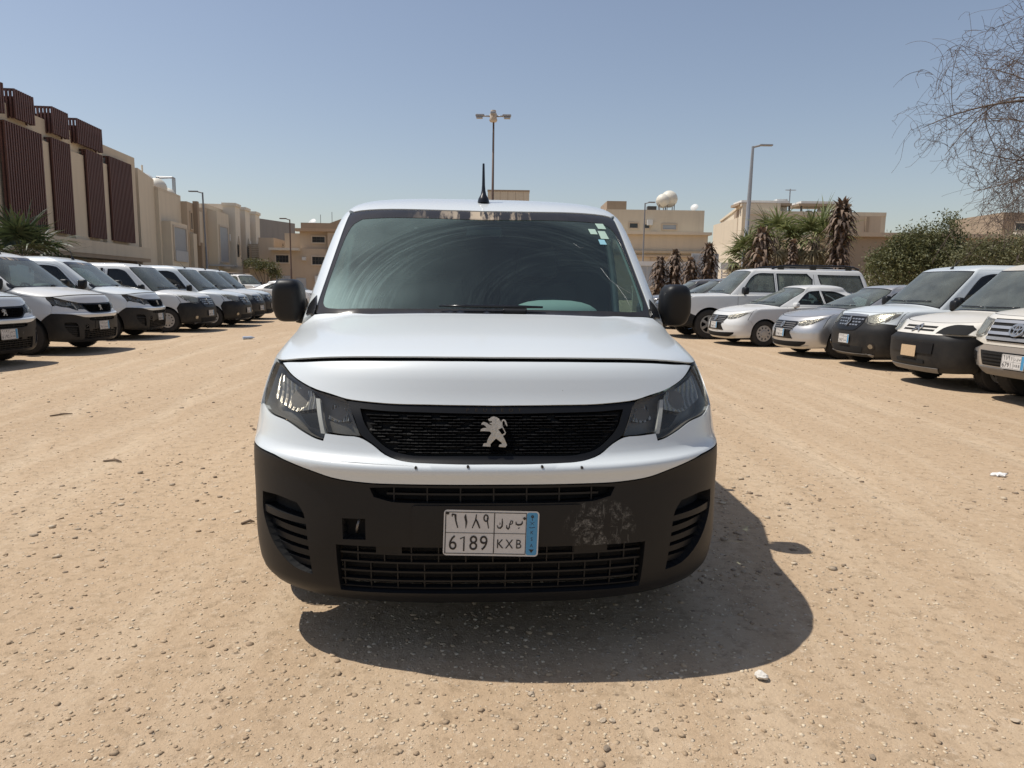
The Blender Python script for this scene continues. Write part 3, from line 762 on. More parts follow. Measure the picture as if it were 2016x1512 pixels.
def u_at(px, v=0.0):     # distance along the facade where a line of sight meets it
    rz = b.root.rotation_euler.z; n_ = Vector((math.cos(rz), math.sin(rz))); a_ = Vector((b.a.x-math.sin(rz)*v, b.a.y+math.cos(rz)*v))
    w3 = _f + _rt*((px-1008)/1400) + _up*(400/1400); d = Vector((w3.x, w3.y)); M_ = Matrix(((d.x, -n_.x), (d.y, -n_.y))); return (M_.inverted() @ a_).y
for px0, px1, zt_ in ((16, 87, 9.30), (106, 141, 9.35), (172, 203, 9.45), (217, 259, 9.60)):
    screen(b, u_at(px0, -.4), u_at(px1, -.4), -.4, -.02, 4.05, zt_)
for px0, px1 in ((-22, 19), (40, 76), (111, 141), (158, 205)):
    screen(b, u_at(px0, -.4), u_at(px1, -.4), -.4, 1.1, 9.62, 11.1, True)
for px0, px1 in ((87, 104), (142, 170), (204, 215)):
    b.box('pier', u_at(px0, -.25), u_at(px1, -.25), -.25, -.002, 3.81, 9.05, 'beige')
for u0 in (8.6, 11.6, 14.6, 17.4, 20.0): b.window(u0, u0+1.9, 1.2, 2.5, 1.4, 'win', 'frame')
b.box('boundary_wall', 0, Ln, -4.2, -4.0, 0, 1.9, 'pale')

bB = Bld('villa', (-28.0, 55.0), (-29.8, 68.9), 'beige villa with white rooftop tanks next to the slatted villa', 'building'); b = bB; Ln = b.L
b.box('wall', 0, 3.2, .3, 11, 0, 9.25, 'sand'); b.box('wall', 3.202, 8.6, 0, 11, 0, 8.55, 'sand'); b.box('stair_tower', 8.602, 11.4, -.5, 11, 0, 8.3, 'tan'); b.box('pier', 10.2, 10.7, -.9, -.502, 4.6, 8.5, 'brown'); b.box('wall', 11.402, Ln, -.2, 11, 0, 7.9, 'beige'); b.box('pier', 11.0, 11.5, -.9, -.502, 0, 4.9, 'brown'); b.box('buttress', 9.0, 10.0, -.8, -.502, 0, 5.6, 'beige')
k = MB(); k.prism([(0, 9.25), (3.2, 9.25), (3.2, 9.35), (0, 9.75)], .3, .6); k.build('gable', B['sand'], b.root); b.box('parapet', 3.202, 8.6, 0, .3, 8.552, 8.75, 'beige')
k = MB(); k.prism([(.3, 8.75), (3.2, 9.5), (3.2, 9.62), (.3, 8.87)], 3.2, 8.6, 'yz'); k.build('tiled_slope', B['tile'], b.root); b.box('bay', 3.6, 7.8, -.7, -.002, 2.6, 6.2, 'sand')
b.window(4.1, 7.2, 3.2, 5.8, -.7, 'winblue'); b.box('balcony_panel', 4.1, 7.2, -.86, -.81, 3.0, 3.9, 'metal'); b.box('garage_door', 3.8, 7.6, -.06, -.004, 0, 2.3, 'tan'); b.window(9.3, 9.7, 6.0, 7.4, -.5, 'win', 'tan')
tank(b, 'water_tank', 9.4, 2.2, 8.25, .85); tank(b, 'water_tank', 11.9, 2.2, 7.85, .8); tank(b, 'water_tank', 12.4, 6.6, 7.9, 1.1, 2.6, True)
b.dish(10.6, 3.2, 9.6, .7); k = MB(); k.tube([(2.3, .8, 9.2), (2.3, .8, 10.3)], .07, 6); k.build('roof_pipe', B['pale'], b.root, fix=False)
k = MB()
for uu, vv in ((13.0, 2), (13.0, 3.4), (13.7, 2), (13.7, 3.4), (13.35, 2)): k.tube([(uu, vv, 7.9), (uu, vv, 10.9)], .05, 5)
k.tube([(13.0, 2, 10.9), (13.7, 2, 10.9), (13.7, 3.4, 10.9), (13.0, 3.4, 10.9), (13.0, 2, 10.9)], .05, 5); k.tube([(13.0, 2, 10.8), (12.2, 4.4, 10.5)], .03, 4); k.build('pipe_rack', B['polegrey'], b.root, fix=False)
b.box('boundary_wall', -.2, Ln, -4.4, -4.2, 0, 2.2, 'pale')

bC = Bld('villa', (-29.7, 69.8), (-31.5, 86.4), 'sand coloured villa with three pale piers and arched niches', 'building'); b = bC; Ln = b.L
b.box('wall', 0, Ln, 0, 10, 0, 8.4, 'tan'); b.box('parapet', 0, Ln, -.05, .3, 8.402, 8.8, 'beige'); b.box('bay', .6, 4.6, -.9, -.002, 0, 8.2, 'sand'); b.window(1.2, 4.0, 3.4, 6.8, -.9, 'winblue')
for u0 in (5.6, 9.6, 14.2):
    p = b.box('pier', u0, u0+1.9, -1.3, -.002, 0, 9.2, 'pale'); b.box('pier_cap', u0-.12, u0+2.02, -1.42, .0, 9.202, 9.5, 'pale', p)
    k = MB(); k.prism([(u0+.5, 4.2), (u0+1.4, 4.2), (u0+1.4, 5.4), (u0+.95, 6.2), (u0+.5, 5.4)], -1.36, -1.302); k.build('niche', B['dirty'], p)
    k = MB(); k.box(u0+.35, u0+.75, -1.40, -1.361, 4.0, 5.3); k.build('niche_window', B['win'], p)
b.box('recess_panel', 7.6, 9.5, -.5, -.002, .5, 8.0, 'orange'); b.box('recess_panel', 11.7, 14.1, -.5, -.002, .5, 8.0, 'orange'); b.box('balcony', 5.2, 12.0, -2.2, -1.43, 1.6, 3.0, 'sand'); b.box('balcony_rail', 5.1, 12.1, -2.32, -2.22, 2.7, 3.0, 'rail')
b.box('roof_room', Ln-3, Ln-.2, 2, 6, 8.4, 10.2, 'pale')
for u0, z0 in ((5.0, 5.6), (9.0, 2.9), (13.2, 5.4)): b.box('air_unit', u0, u0+.45, -.85, -.505 if u0 > 8 else -.004, z0, z0+.7, 'ac')
k = MB(); k.tube([(4.9, -.1, 0), (4.9, -.1, 8.3)], .06, 6); k.build('drain_pipe', B['pale'], b.root, fix=False)
tank(b, 'water_tank', 3.4, 5.4, 8.4, .6)

bD = Bld('block_house', (-31.0, 86.0), (-28.4, 94.0), 'bare grey concrete block building beyond the villas', 'building'); b = bD
b.box('wall', 0, b.L, 0, 8, 0, 9.0, 'grey'); b.box('end_wall', -1.6, -.002, .3, 8, 0, 9.2, 'grey')
# low house with horizontal ribbed cladding and gate
bE = Bld('ribbed_house', (-30.2, 80.0), (-25.6, 80.6), 'low pale house wall clad in horizontal ribs', 'building'); b = bE
b.box('wall', 0, b.L, 0, 6, 0, 5.6, 'dirty')
for i in range(15):
    z = 2.6+i*.195; b.box('rib', .15, b.L-.05, -.09, -.002, z, z+.10, 'pale')
for u0 in (.9, 2.9): b.box('pilaster', u0, u0+.22, -.16, -.1, 1.8, 5.55, 'tan')
k = MB(); k.prism([(3.2, 0), (4.6, 0), (4.6, 1.9), (3.9, 2.7), (3.2, 1.9)], -.45, -.17); k.build('gate_arch', B['pale'], b.root); b.box('gate', 3.5, 4.3, -.50, -.452, 0, 1.8, 'brown')

bF = Bld('tan_house', (-25.5, 76.0), (-17.0, 76.6), 'two-storey tan house with small framed windows left of the big van', 'building'); b = bF; Ln = b.L
b.box('wall', 0, Ln, 0, 9, 0, 5.0, 'tan'); b.box('upper_storey', 2.9, Ln, .25, 9, 5.002, 7.0, 'tan'); b.box('canopy', -.1, 3.0, -.8, -.002, 4.75, 5.0, 'pale'); b.box('roof_edge', 2.6, Ln+.2, -.6, .249, 6.75, 7.05, 'tile'); b.box('parapet', 3.0, Ln, .4, .7, 7.06, 7.7, 'brown'); b.box('side_block', -1.6, -.002, 1.0, 9, 0, 6.1, 'tan'); b.box('side_block', 1.2, 2.898, .8, 9, 5.004, 6.6, 'tan')
k = MB(); k.prism([(6.0, 7.7), (8.4, 7.7), (7.2, 8.15)], .42, 3); k.build('gable', B['brown'], b.root); b.box('corner_bay', 5.9, Ln, -.35, -.002, 0, 6.7, 'tan')
b.window(.45, 1.75, 3.5, 4.25, 0, 'win', 'frame', bars=3); b.window(4.2, 5.5, 3.35, 4.15, 0, 'win', 'frame', bars=3); b.window(4.2, 5.5, 5.65, 6.25, .25, 'win', 'frame', bars=2); b.window(6.5, 7.3, 5.2, 6.2, -.35, 'win', 'frame')
b.box('garage_door', .4, 2.0, -.08, -.004, 0, 2.1, 'metal'); b.box('garage_door', 2.5, 3.5, -.08, -.004, 0, 1.9, 'metal'); b.box('air_unit', 3.2, 3.6, -.4, -.004, 3.75, 4.1, 'ac')
for u0 in (4.5, 5.2): b.box('air_unit', u0, u0+.42, -.45, -.004, 1.5, 2.15, 'ac')
b.dish(3.9, 1.2, 7.2, .55); 
for u0, h in ((5.0, .9), (6.2, 1.2)): 
    k = MB(); k.tube([(u0, .8, 7.0), (u0, .8, 7.7+h)], .03, 4); k.build('roof_pipe', B['rail'], b.root, fix=False)

# boundary wall and yard in front of the houses
def wall_run(a, c, h, label, mat='tan', cap='sand', th=.22):
    w_ = Bld('yard_wall', a, c, label, 'wall'); w_.box('wall', 0, w_.L, 0, th, 0, h, mat); w_.box('coping', -.04, w_.L+.04, -.05, th+.05, h+.002, h+.10, cap); tag(w_.root, kind='thing'); return w_
wall_run((-22.0, 46.0), (-9.0, 47.5), .75, 'low tan boundary wall at the end of the yard, left of the van')
wl = wall_run((-30.2, 71.5), (-24.6, 72.4), 2.6, 'cream yard wall with carport in front of the ribbed house', 'sand', 'pale')
wl.box('carport_roof', -.4, 2.6, -1.4, .4, 2.9, 3.05, 'metal'); wl.box('gate_post', 3.2, 3.8, -.2, .4, 0, 3.2, 'brown'); wl.box('gate_canopy', 3.9, 6.0, -1.0, .6, 2.75, 2.95, 'pale'); wl.box('gate', 4.1, 5.6, -.08, -.006, 0, 2.3, 'frame'); wl.box('vent', 1.7, 2.1, -.03, -.006, 1.6, 1.95, 'win')
# stair tower seen over the van's roof
bT = Bld('tower_house', (-3.5, 95.0), (1.9, 95.0), 'flat-topped beige roof block showing above the big van\'s roof', 'building'); bT.box('wall', 0, bT.L, 0, 8, 0, 13.55, 'beige'); bT.box('coping', -.05, bT.L+.05, -.06, 8.05, 13.552, 13.75, 'brown')
for i in range(5): bT.box('panel_joint', .6+i*1.0, .64+i*1.0, -.012, -.002, 10, 13.5, 'brown')

# ---------------------------------------------------------------- right side buildings
bG = Bld('flat_house', (10.2, 80.0), (21.4, 80.0), 'beige house with two ball-shaped rooftop tanks right of the van', 'building'); b = bG; Ln = b.L
b.box('wall', 0, Ln-.2, 1.2, 12, 0, 10.0, 'beige'); b.box('storey', 0, Ln, 0, 1.198, 0, 7.2, 'beige'); b.box('cornice', -.2, Ln+.3, -.5, 1.1, 7.202, 7.5, 'sand'); b.box('cornice', -.2, Ln+.15, -.35, -.002, 5.2, 5.45, 'dirty'); b.box('cornice', -.2, Ln+.1, -.25, -.002, 4.75, 4.95, 'tan'); b.box('roof_room', .2, 2.4, 2.0, 8, 10.0, 11.0, 'brown')
for u0 in (5.0, 7.4, 9.8): b.box('pilaster', u0, u0+.22, -.2, -.002, 0, 4.7, 'tan')
b.window(5.6, 7.1, 3.0, 3.8, 0, 'win', 'frame', bars=4); b.window(7.9, 9.4, 3.0, 3.8, 0, 'win', 'frame', bars=4); b.window(10.2, 10.9, 3.0, 3.8, 0, 'win', 'frame', bars=2)
b.window(2.7, 3.6, 8.0, 8.5, 1.2, 'win', 'tan'); b.window(6.4, 7.9, 7.9, 8.4, 1.2, 'winblue', 'tan'); b.window(4.4, 4.9, 8.0, 8.4, 1.2, 'win', 'tan'); b.window(3.6, 4.0, 3.5, 3.9, 0, 'win', 'tan')
b.box('air_unit', 4.6, 5.2, .75, 1.19, 8.3, 8.9, 'ac'); b.box('roof_unit', 4.8, 5.8, 2, 2.8, 10.0, 10.5, 'rail')
tank(b, 'water_tank', 6.55, 2.4, 10.0, .78); tank(b, 'water_tank', 7.35, 2.9, 10.1, .95); b.dish(10.0, 2.0, 10.0, .45)

bH = Bld('flat_house', (19.2, 60.0), (30.5, 60.0), 'wide beige house with shaded roof awnings behind the palms', 'building'); b = bH; Ln = b.L
b.box('wall', 0, Ln, 0, 10, 0, 5.4, 'sand'); b.box('wall', 0, Ln, -.25, 10, 5.402, 7.45, 'beige'); b.box('parapet', -.002, Ln, -.3, -.0, 7.452, 7.75, 'sand')
bH2 = Bld('flat_house', (21.3, 75.0), (18.9, 60.4), 'tall blank beige side house left of the palm clump', 'building'); b2 = bH2; b2.box('wall', 0, b2.L, 0, 3, 0, 8.2, 'sand'); b2.box('downpipe_recess', b2.L*.70, b2.L*.86, -.06, -.002, 0, 8.1, 'brown'); b2.box('coping', -.05, b2.L, -.1, 3, 8.202, 8.4, 'sand')
for px_, nm in ((1.2, 'awning'), (6.2, 'awning')):
    a_ = b.box(nm, px_-1.6, px_+2.8, 1.0, 3.4, 8.35, 8.55, 'brown'); b.box('awning_cover', px_-1.4, px_+2.6, 1.1, 3.3, 8.552, 8.75, 'white', a_)
    for q in (px_-1.4, px_+.6, px_+2.6): b.box('awning_post', q, q+.12, 1.1, 1.22, 7.45, 8.348, 'rail', a_)
b.box('roof_tank', 3.1, 4.0, 2.0, 2.8, 7.5, 9.0, 'ac'); b.dish(6.9, 1.6, 7.5, .55); k = MB(); k.tube([(4.3, 2.4, 7.5), (4.3, 2.4, 9.9)], .05, 5); k.tube([(3.9, 2.4, 9.8), (4.8, 2.4, 9.8)], .04, 5); k.build('roof_pipe', B['polegrey'], b.root, fix=False)
for u0 in (1.3, 8.2): b.window(u0, u0+.95, 4.7, 4.95, 0, 'win', 'tan')
bI = Bld('brown_house', (18.3, 44.0), (29.5, 44.0), 'brown roughcast house beside the green bushes', 'building'); b = bI
b.box('wall', 0, b.L, 0, 8, 0, 4.6, 'brown'); b.box('roof_room', 2.4, 4.9, 2, 6, 4.6, 6.05, 'tan'); b.box('pipe', 3.9, 4.1, 1.9, 1.998, 4.6, 6.0, 'brown'); b.box('coping', -.25, b.L+.1, -.35, .0, 4.602, 4.85, 'tan'); b.box('yard_wall', 2.2, 3.6, -2.6, -2.4, 0, 2.7, 'sand'); b.box('yard_wall', 3.602, 9, -2.9, -2.7, 0, 2.9, 'brown')
bJ = Bld('flat_house', (41.0, 62.0), (52.0, 62.0), 'brown flat-roofed house behind the bare tree at the right edge', 'building'); b = bJ
b.box('wall', 0, b.L, 0, 8, 0, 6.3, 'beige'); b.box('upper_storey', .9, b.L, .4, 8, 6.302, 8.2, 'brown'); b.box('ledge', 1.6, 5.5, -.4, -.002, 6.1, 6.5, 'pale'); b.window(2.0, 2.8, 6.7, 7.3, .4, 'win', 'frame')
bK = Bld('pale_house', (20.5, 84.0), (23.5, 84.0), 'pale house glimpsed between the two beige buildings', 'building'); bK.box('wall', 0, bK.L, 0, 6, 0, 6.4, 'white'); bK.box('railing', -.5, bK.L, -.3, -.2, 3.3, 3.5, 'metal')
for i in range(5): bK.box('railing_post', -.4+i*.75, -.32+i*.75, -.3, -.22, 2.2, 3.3, 'metal')

# corrugated sheet hoarding
def hoarding(a, c, h, label, n, capm=None):
    w_ = Bld('sheet_fence', a, c, label, 'fence'); st = w_.L/n
    for i in range(n):
        k = MB(); q = 6; pts = []
        for j in range(q*2+1): pts.append((i*st+st*.985*j/(q*2), -.03 if (j//1) % 2 else 0.0))
        V = [(x, y, 0) for x, y in pts]+[(x, y, h) for x, y in pts]; m_ = len(pts); k.add(V, [(j, j+1, m_+j+1, m_+j) for j in range(m_-1)]); k.build('sheet', B['metal'], w_.root, fix=False)
    w_.box('rail', 0, w_.L, .03, .09, h*.5, h*.5+.08, 'polegrey')
    if capm: w_.box('cap', -.05, w_.L+.05, -.10, .12, h+.002, h+.28, capm)
    return w_
hoarding((8.0, 46.0), (11.2, 46.0), 2.75, 'grey sheet fence with white cap behind the dead palms', 6, 'white')
hoarding((11.22, 45.6), (12.95, 45.6), 3.55, 'taller grey sheet fence panel next to the dead palms', 4)
wall_run((12.9, 40.5), (22.0, 40.5), 1.5, 'low brown yard wall behind the parked SUV', 'brown', 'tan')
bL = Bld('lattice_screen', (15.0, 52.0), (17.2, 52.0), 'white lattice panel and air unit behind the palms', 'screen')
for i in range(9): bL.box('slat', 0, bL.L, -.03, 0, .9+i*.19, 1.02+i*.19, 'white')
for u0 in (0, bL.L*.5, bL.L-.08): bL.box('post', u0, u0+.08, .002, .06, 0, 2.7, 'polegrey')
bL.box('air_unit', .0, 1.3, .2, .8, 2.75, 3.25, 'ac')
wall_run((7.0, 42.0), (12.8, 42.0), 1.35, 'cream yard wall below the sheet fence', 'sand', 'pale')

# ---------------------------------------------------------------- lamp posts
def lamp_post(x, y, h, label, r0=.09, r1=.05, arm=1.1, side=1, mat='pole', lean=0.0):
    e = empty('street_lamp', (x, y, 0), 0, label, 'street lamp', 'street lamps')
    k = MB(); k.tube([(0, 0, 0), (0, 0, h*.36), (0, 0, h*.365), (lean*.6, 0, h*.7), (lean, 0, h)], [r0*1.15, r0*1.1, r0*.85, r0*.75, r1], 8); k.build('pole', B[mat], e, True, 40)
    k = MB(); k.tube([(lean, 0, h-.05), (lean+side*arm*.45, 0, h+.06)], r1*.8, 6); k.build('arm', B[mat], e, True, 40)
    k = MB(); k.bbox(lean+min(side*arm*.4, side*arm*1.25), lean+max(side*arm*.4, side*arm*1.25), -.14, .14, h+.03, h+.13, .03); k.build('lamp_head', B[mat], e)
    k = MB(); k.bbox(-.22, .22, -.22, .22, 0, .1, .02); k.build('base_plate', B[mat], e)
    return e
p = px_at(1463, 560, 45); lamp_post(p.x, 45, 10.0, 'tall grey street lamp rising behind the parked cars on the right', .17, .08, .95, 1, 'polegrey', .12)
p = px_at(408, 540, 63); lamp_post(p.x, 63, 9.0, 'dark street lamp in front of the villas at the left', .10, .07, .95, -1, 'pole', -.1)
p = px_at(574, 560, 72); lamp_post(p.x, 72, 7.6, 'dark street lamp beside the tan two-storey house', .09, .06, .8, -1, 'rust')
p = px_at(1264, 560, 68); lamp_post(p.x, 68, 9.2, 'slender street lamp in front of the house with ball tanks', .09, .06, .75, 1, 'pole')
p = px_at(1592, 560, 58); lamp_post(p.x, 58, 7.5, 'small street lamp before the wide house with awnings', .08, .05, .5, -1, 'pole')
p = px_at(968, 560, 47); e = empty('yard_light', (p.x, 47, 0), 0, 'tall thin light mast with four floodlight heads behind the van', 'light mast')
k = MB(); k.tube([(0, 0, 0), (0, 0, 6), (.02, 0, 12.0)], [.11, .085, .055], 8); k.build('mast', B['rust'], e, True)
k = MB(); k.lathe([(0, 11.62), (.20, 11.66), (.26, 11.75), (.22, 11.9), (.24, 12.1), (.17, 12.25), (.17, 12.36), (0, 12.38)], 12, 'z'); k.build('hub', B['frame'], e, True, 50, fix=False)
for sg in (-1, 1):
    k = MB(); k.tube([(sg*.15, 0, 12.0), (sg*.75, 0, 12.03)], .05, 6); k.build('arm', B['polegrey'], e, True)
    k = MB(); k.bbox(sg*.85-.28, sg*.85+.28, -.16, .16, 11.98, 12.12, .04); k.bbox(sg*.88-.2, sg*.88+.2, -.14, .14, 11.86, 11.97, .02); k.build('lamp_head', B['polegrey'], e)
k = MB(); k.bbox(-.16, .16, -.9, -.4, 11.95, 12.12, .04); k.build('lamp_head', B['polegrey'], e); k = MB(); k.bbox(-.16, .16, .4, .9, 11.95, 12.12, .04); k.build('lamp_head', B['polegrey'], e)
# ---------------------------------------------------------------- vegetation
def leaf_mat(name, a, b, rough=.6, trans=.25):
    t = NT(name); g = t.n('NewGeometry')
    c = t.mix(g.outputs['Random Per Island'], a, b)
    bb = t.bsdf(c, rough); tl = t.n('BsdfTranslucent'); t.l(c, tl.inputs[0])
    m = t.n('MixShader'); m.inputs[0].default_value = trans; t.l(bb.outputs[0], m.inputs[1]); t.l(tl.outputs[0], m.inputs[2])
    return t.done(m)
VM = {'leaf': leaf_mat('bush_leaf', (.075, .085, .030), (.185, .18, .075)), 'leaf2': leaf_mat('olive_leaf', (.095, .098, .040), (.20, .19, .09)), 'bark': simple('bark', (.13, .095, .07), .9, .25, 8, .5, 30),
      'twig': simple('dry_twig', (.11, .078, .062), .9, .2, 5), 'dead': leaf_mat('dead_frond', (.055, .034, .023), (.24, .165, .115), .75, .1), 'palm': leaf_mat('palm_leaf', (.11, .135, .045), (.26, .275, .12), .5, .3),
      'straw': leaf_mat('straw_frond', (.22, .17, .09), (.40, .33, .20), .7, .2), 'palmdark': leaf_mat('dark_palm_leaf', (.025, .04, .016), (.07, .09, .035), .5, .25)}

def bush(label, c, lobes, n, mat, seed, leaf=.075):
    """lobes = [(dx, dy, z, rx, ry, rz)]; leaves sit in the outer shell of the lobes, in clumps"""
    r = np.random.default_rng(seed); root = empty('shrub', (c[0], c[1], 0), 0, label, 'shrub', 'green shrubs behind the cars')
    vol = np.array([l[3]*l[4]*l[5] for l in lobes])**.7; pick = r.choice(len(lobes), n//9, p=vol/vol.sum())
    V, F = [], []; L_ = np.array(lobes)
    for q in pick:
        l = L_[q]; d = r.normal(size=3); d /= np.linalg.norm(d); d[2] = d[2] if d[2] > -.3 else -d[2]
        rad = .45+.60*r.random()**.5; cc = l[:3]+d*l[3:]*rad*(1+.12*math.sin(7*d[0]+3*d[2]+q))
        if cc[2] < .1: continue
        for j in range(9):
            p = cc+r.normal(size=3)*.13; a = r.normal(size=3); a[2] += .3; a /= np.linalg.norm(a); b = np.cross(a, r.normal(size=3)); b /= np.linalg.norm(b)
            s = leaf*(.6+.8*r.random()); o = len(V)
            V += [p-b*s*.30, p+a*s*.9-b*s*.12, p+a*s*1.3, p+b*s*.32+a*s*.4]; F.append((o, o+1, o+2, o+3))
    mesh('crown', V, F, VM[mat], root)
    k = MB()
    for i in range(7):
        a = i*.9; l = L_[i % len(L_)]
        k.tube([(.15*math.cos(a), .15*math.sin(a), 0), (l[0]*.4+.2*math.cos(a), l[1]*.4, l[2]*.5), (l[0]+.3*math.cos(a), l[1]+.3*math.sin(a), l[2]+l[5]*.3)], [.05, .035, .012], 5)
    k.build('trunk', VM['bark'], root, True, fix=False)
    return root

def strip(V, F, p, d, up, ln, w, droop, n=4, fold=0.0, tip=.15):
    """a leaf blade: n segments, bending downwards"""
    p = np.array(p, float); d = np.array(d, float); d /= np.linalg.norm(d); o = len(V)
    for i in range(n+1):
        t = i/n; s = np.cross(d, up); ns = np.linalg.norm(s); s = s/ns if ns > 1e-6 else np.array([1., 0, 0])
        ww = w*(1-t)**.6*(1-tip)+w*tip*(1-t); ww = max(ww, .002)
        V.append(p-s*ww/2); V.append(p+s*ww/2)
        p = p+d*ln/n; d = d+np.array([0, 0, -1.])*droop/n; d /= np.linalg.norm(d)
    for i in range(n): F.append((o+2*i, o+2*i+1, o+2*i+3, o+2*i+2))

def dead_palm(x, y, h, prof, label, seed, n=230):
    """bare crownless palm wrapped in withered frond stubs. prof = [(height fraction, radius)]"""
    r = np.random.default_rng(seed); root = empty('dead_palm', (x, y, 0), r.uniform(0, 6), label, 'palm', 'dead palms')
    hs = [p[0] for p in prof]; rs = [p[1] for p in prof]
    k = MB(); k.tube([(0, 0, h*t) for t in np.linspace(0, .95, 8)], [max(.10, np.interp(t, hs, rs)*.50) for t in np.linspace(0, .95, 8)], 10); k.build('trunk', VM['bark'], root, True, fix=False)
    V, F = [], []; up = np.array([0, 0, 1.])
    for i in range(n):
        t = hs[0]+(1-hs[0])*(i+r.random())/n; a = i*2.399+r.normal()*.3; R = np.interp(t, hs, rs)
        c, s = math.cos(a), math.sin(a); z = h*t
        d = np.array([c*(.5+.5*r.random()), s*(.5+.5*r.random()), .75 if t < .93 else 1.4])
        strip(V, F, (c*R*.45, s*R*.45, z-.1), d, np.array([-s, c, .2*r.normal()]) if False else up, R*(.95+.5*r.random()), .16+.10*r.random(), 2.6+r.random()*1.6 if t < .95 else .9, 5, tip=.5)
        if r.random() < .5: strip(V, F, (c*R*.5, s*R*.5, z+.05), np.array([c+r.normal()*.3, s+r.normal()*.3, -.5]), up, R*(.5+.6*r.random()), .08+.06*r.random(), 1.5, 4, tip=.4)
    mesh('dead_fronds', V, F, VM['dead'], root)
    return root

def fan_palm(x, y, h, R, label, seed, ng=26, nd=30, mats=('palm', 'straw'), lift=0.0):
    r = np.random.default_rng(seed); root = empty('fan_palm', (x, y, 0), 0, label, 'palm', 'green fan palms')
    k = MB(); k.tube([(0, 0, 0), (.03, 0, h*.5), (0, 0, h)], [.26, .22, .18], 10); k.build('trunk', VM['bark'], root, True, fix=False)
    def fans(n, el0, el1, mat, name, pl, fl, droop):
        V, F = [], []; P = MB()
        for i in range(n):
            a = i*2.399+r.normal()*.2; el = el0+(el1-el0)*(i/n)+r.normal()*.1
            d = np.array([math.cos(a)*math.cos(el), math.sin(a)*math.cos(el), math.sin(el)]); L = pl*(.8+.4*r.random())
            p0 = np.array([0, 0, h-.1-.3*r.random()]); p1 = p0+d*L+np.array([0, 0, -.12*L])
            P.tube([p0, (p0+p1)/2+np.array([0, 0, .05]), p1], [.022, .016, .012], 4)
            sd = np.cross(d, [0, 0, 1.]); sd /= max(np.linalg.norm(sd), 1e-6); u = np.cross(sd, d)
            for j in range(15):
                th = (j-7)/7*1.8+r.normal()*.05; dd = d*math.cos(th)+sd*math.sin(th)+u*(.18*r.normal()-.1*abs(th))
                strip(V, F, p1, dd, u+.001, fl*(.75+.4*r.random())*(1-.12*abs(th)), .105, droop*(.5+r.random()), 4, tip=.3)
        o = mesh(name, V, F, VM[mat], root); P.build('petioles', VM[mat], o, fix=False)
    fans(ng, 1.35, -.15, mats[0], 'green_fronds', R*.55, R*.62, .8)
    if nd: fans(nd, -.25, -1.25, mats[1], 'dry_skirt', R*.5, R*.55, 1.6)
    return root

# shrubs right
p = px_at(1800, 560, 23.5)
bush('broad green shrub behind the white panel van on the right', (p.x, 23.5), [(-.2, 0, 1.7, 1.2, 1.0, 1.25), (.75, .2, 2.0, 1.0, 1.0, 1.25), (-.85, .1, 1.5, .75, .8, 1.2), (1.0, 0, 3.05, .36, .36, .75), (.1, 0, 2.7, .65, .5, .7), (-.5, 0, 2.6, .45, .45, .6), (1.5, .3, 1.8, .8, .8, 1.1), (-1.05, 0, 2.2, .35, .35, .5)], 26000, 'leaf', 11, .07)
p = px_at(1985, 560, 22.0)
bush('olive green shrub at the right edge under the bare tree', (p.x, 22.0), [(-.3, 0, 1.7, 1.3, 1.1, 1.25), (.9, .2, 1.7, 1.3, 1.0, 1.35), (-1.1, .3, 1.5, .8, .8, 1.2), (2.0, .2, 1.8, 1.1, 1.0, 1.3), (.2, 0, 2.5, .8, .6, .55), (-.9, 0, 2.4, .6, .5, .5)], 24000, 'leaf2', 12, .065)
p = px_at(520, 540, 70.0)
bush('small dark garden shrub over the cream yard wall', (p.x, 70.6), [(0, 0, 2.6, 1.2, .6, .8), (-1.2, 0, 3.0, .9, .5, .6), (.9, 0, 2.0, .7, .5, .7)], 1800, 'leaf', 13, .16)
p = px_at(1750, 470, 52); bush('far dark treetop between the brown house and the shrub', (p.x, 52), [(0, 0, 3.8, 1.4, 1.2, 1.2), (1.4, 0, 3.5, 1.2, 1.1, 1.0), (-1, 0, 3.4, .9, .9, .9)], 3000, 'leaf', 14, .16)
# palms
TALL = [(.06, .45), (.30, .50), (.42, .44), (.52, .52), (.60, .46), (.78, .66), (.90, .52), (1, .22)]
SLIM = [(.10, .30), (.45, .42), (.75, .46), (.92, .34), (1, .15)]; CONE = [(.15, .75), (.35, .60), (.6, .30), (1, .16)]
def palm_at(px, top, Y):
    q = px_at(px, top, Y); return q.x, q.z
for px, top, Y, prof, lab, sd, n in ((1660, 392, 34, TALL, 'tallest dead brown palm standing beside the wide house', 1, 420), (1397, 478, 36, SLIM, 'slim dead palm in front of the taller sheet fence', 2, 230), (1361, 506, 36, SLIM, 'short dead palm just left of the slim taller one', 3, 200),
        (1330, 491, 38, SLIM, 'dead palm in front of the white capped sheet fence', 4, 220), (1300, 505, 38, SLIM, 'dead palm nearest the van\'s right pillar', 5, 190), (1502, 450, 34, SLIM, 'dead palm leaning into the green palm clump', 6, 240), (1562, 470, 34, CONE, 'dead palm stump with spreading base between green palms', 7, 220)):
    x, h = palm_at(px, top, Y)
    pr = prof if prof is not SLIM else [(a, b_*(1.35 if px == 1502 else 1.0)) for a, b_ in prof]
    dead_palm(x, Y, h, pr, lab, sd, n)
for px, top, Y, R, lab, sd in ((1530, 466, 37, 1.9, 'green fan palm with dry skirt behind the leaning dead palm', 1), (1607, 466, 36.5, 2.1, 'largest green fan palm with hanging straw skirt', 2), (1470, 498, 38, 1.45, 'smaller fan palm behind the grey lamp post', 3)):
    x, h = palm_at(px, top, Y); fan_palm(x, Y, h, R, lab, sd, 26, 34)
q = px_at(45, 500, 24.5); fan_palm(q.x, 24.5, q.z, 1.9, 'dark green fan palm behind the vans at the left edge', 8, 30, 8, ('palmdark', 'straw'))

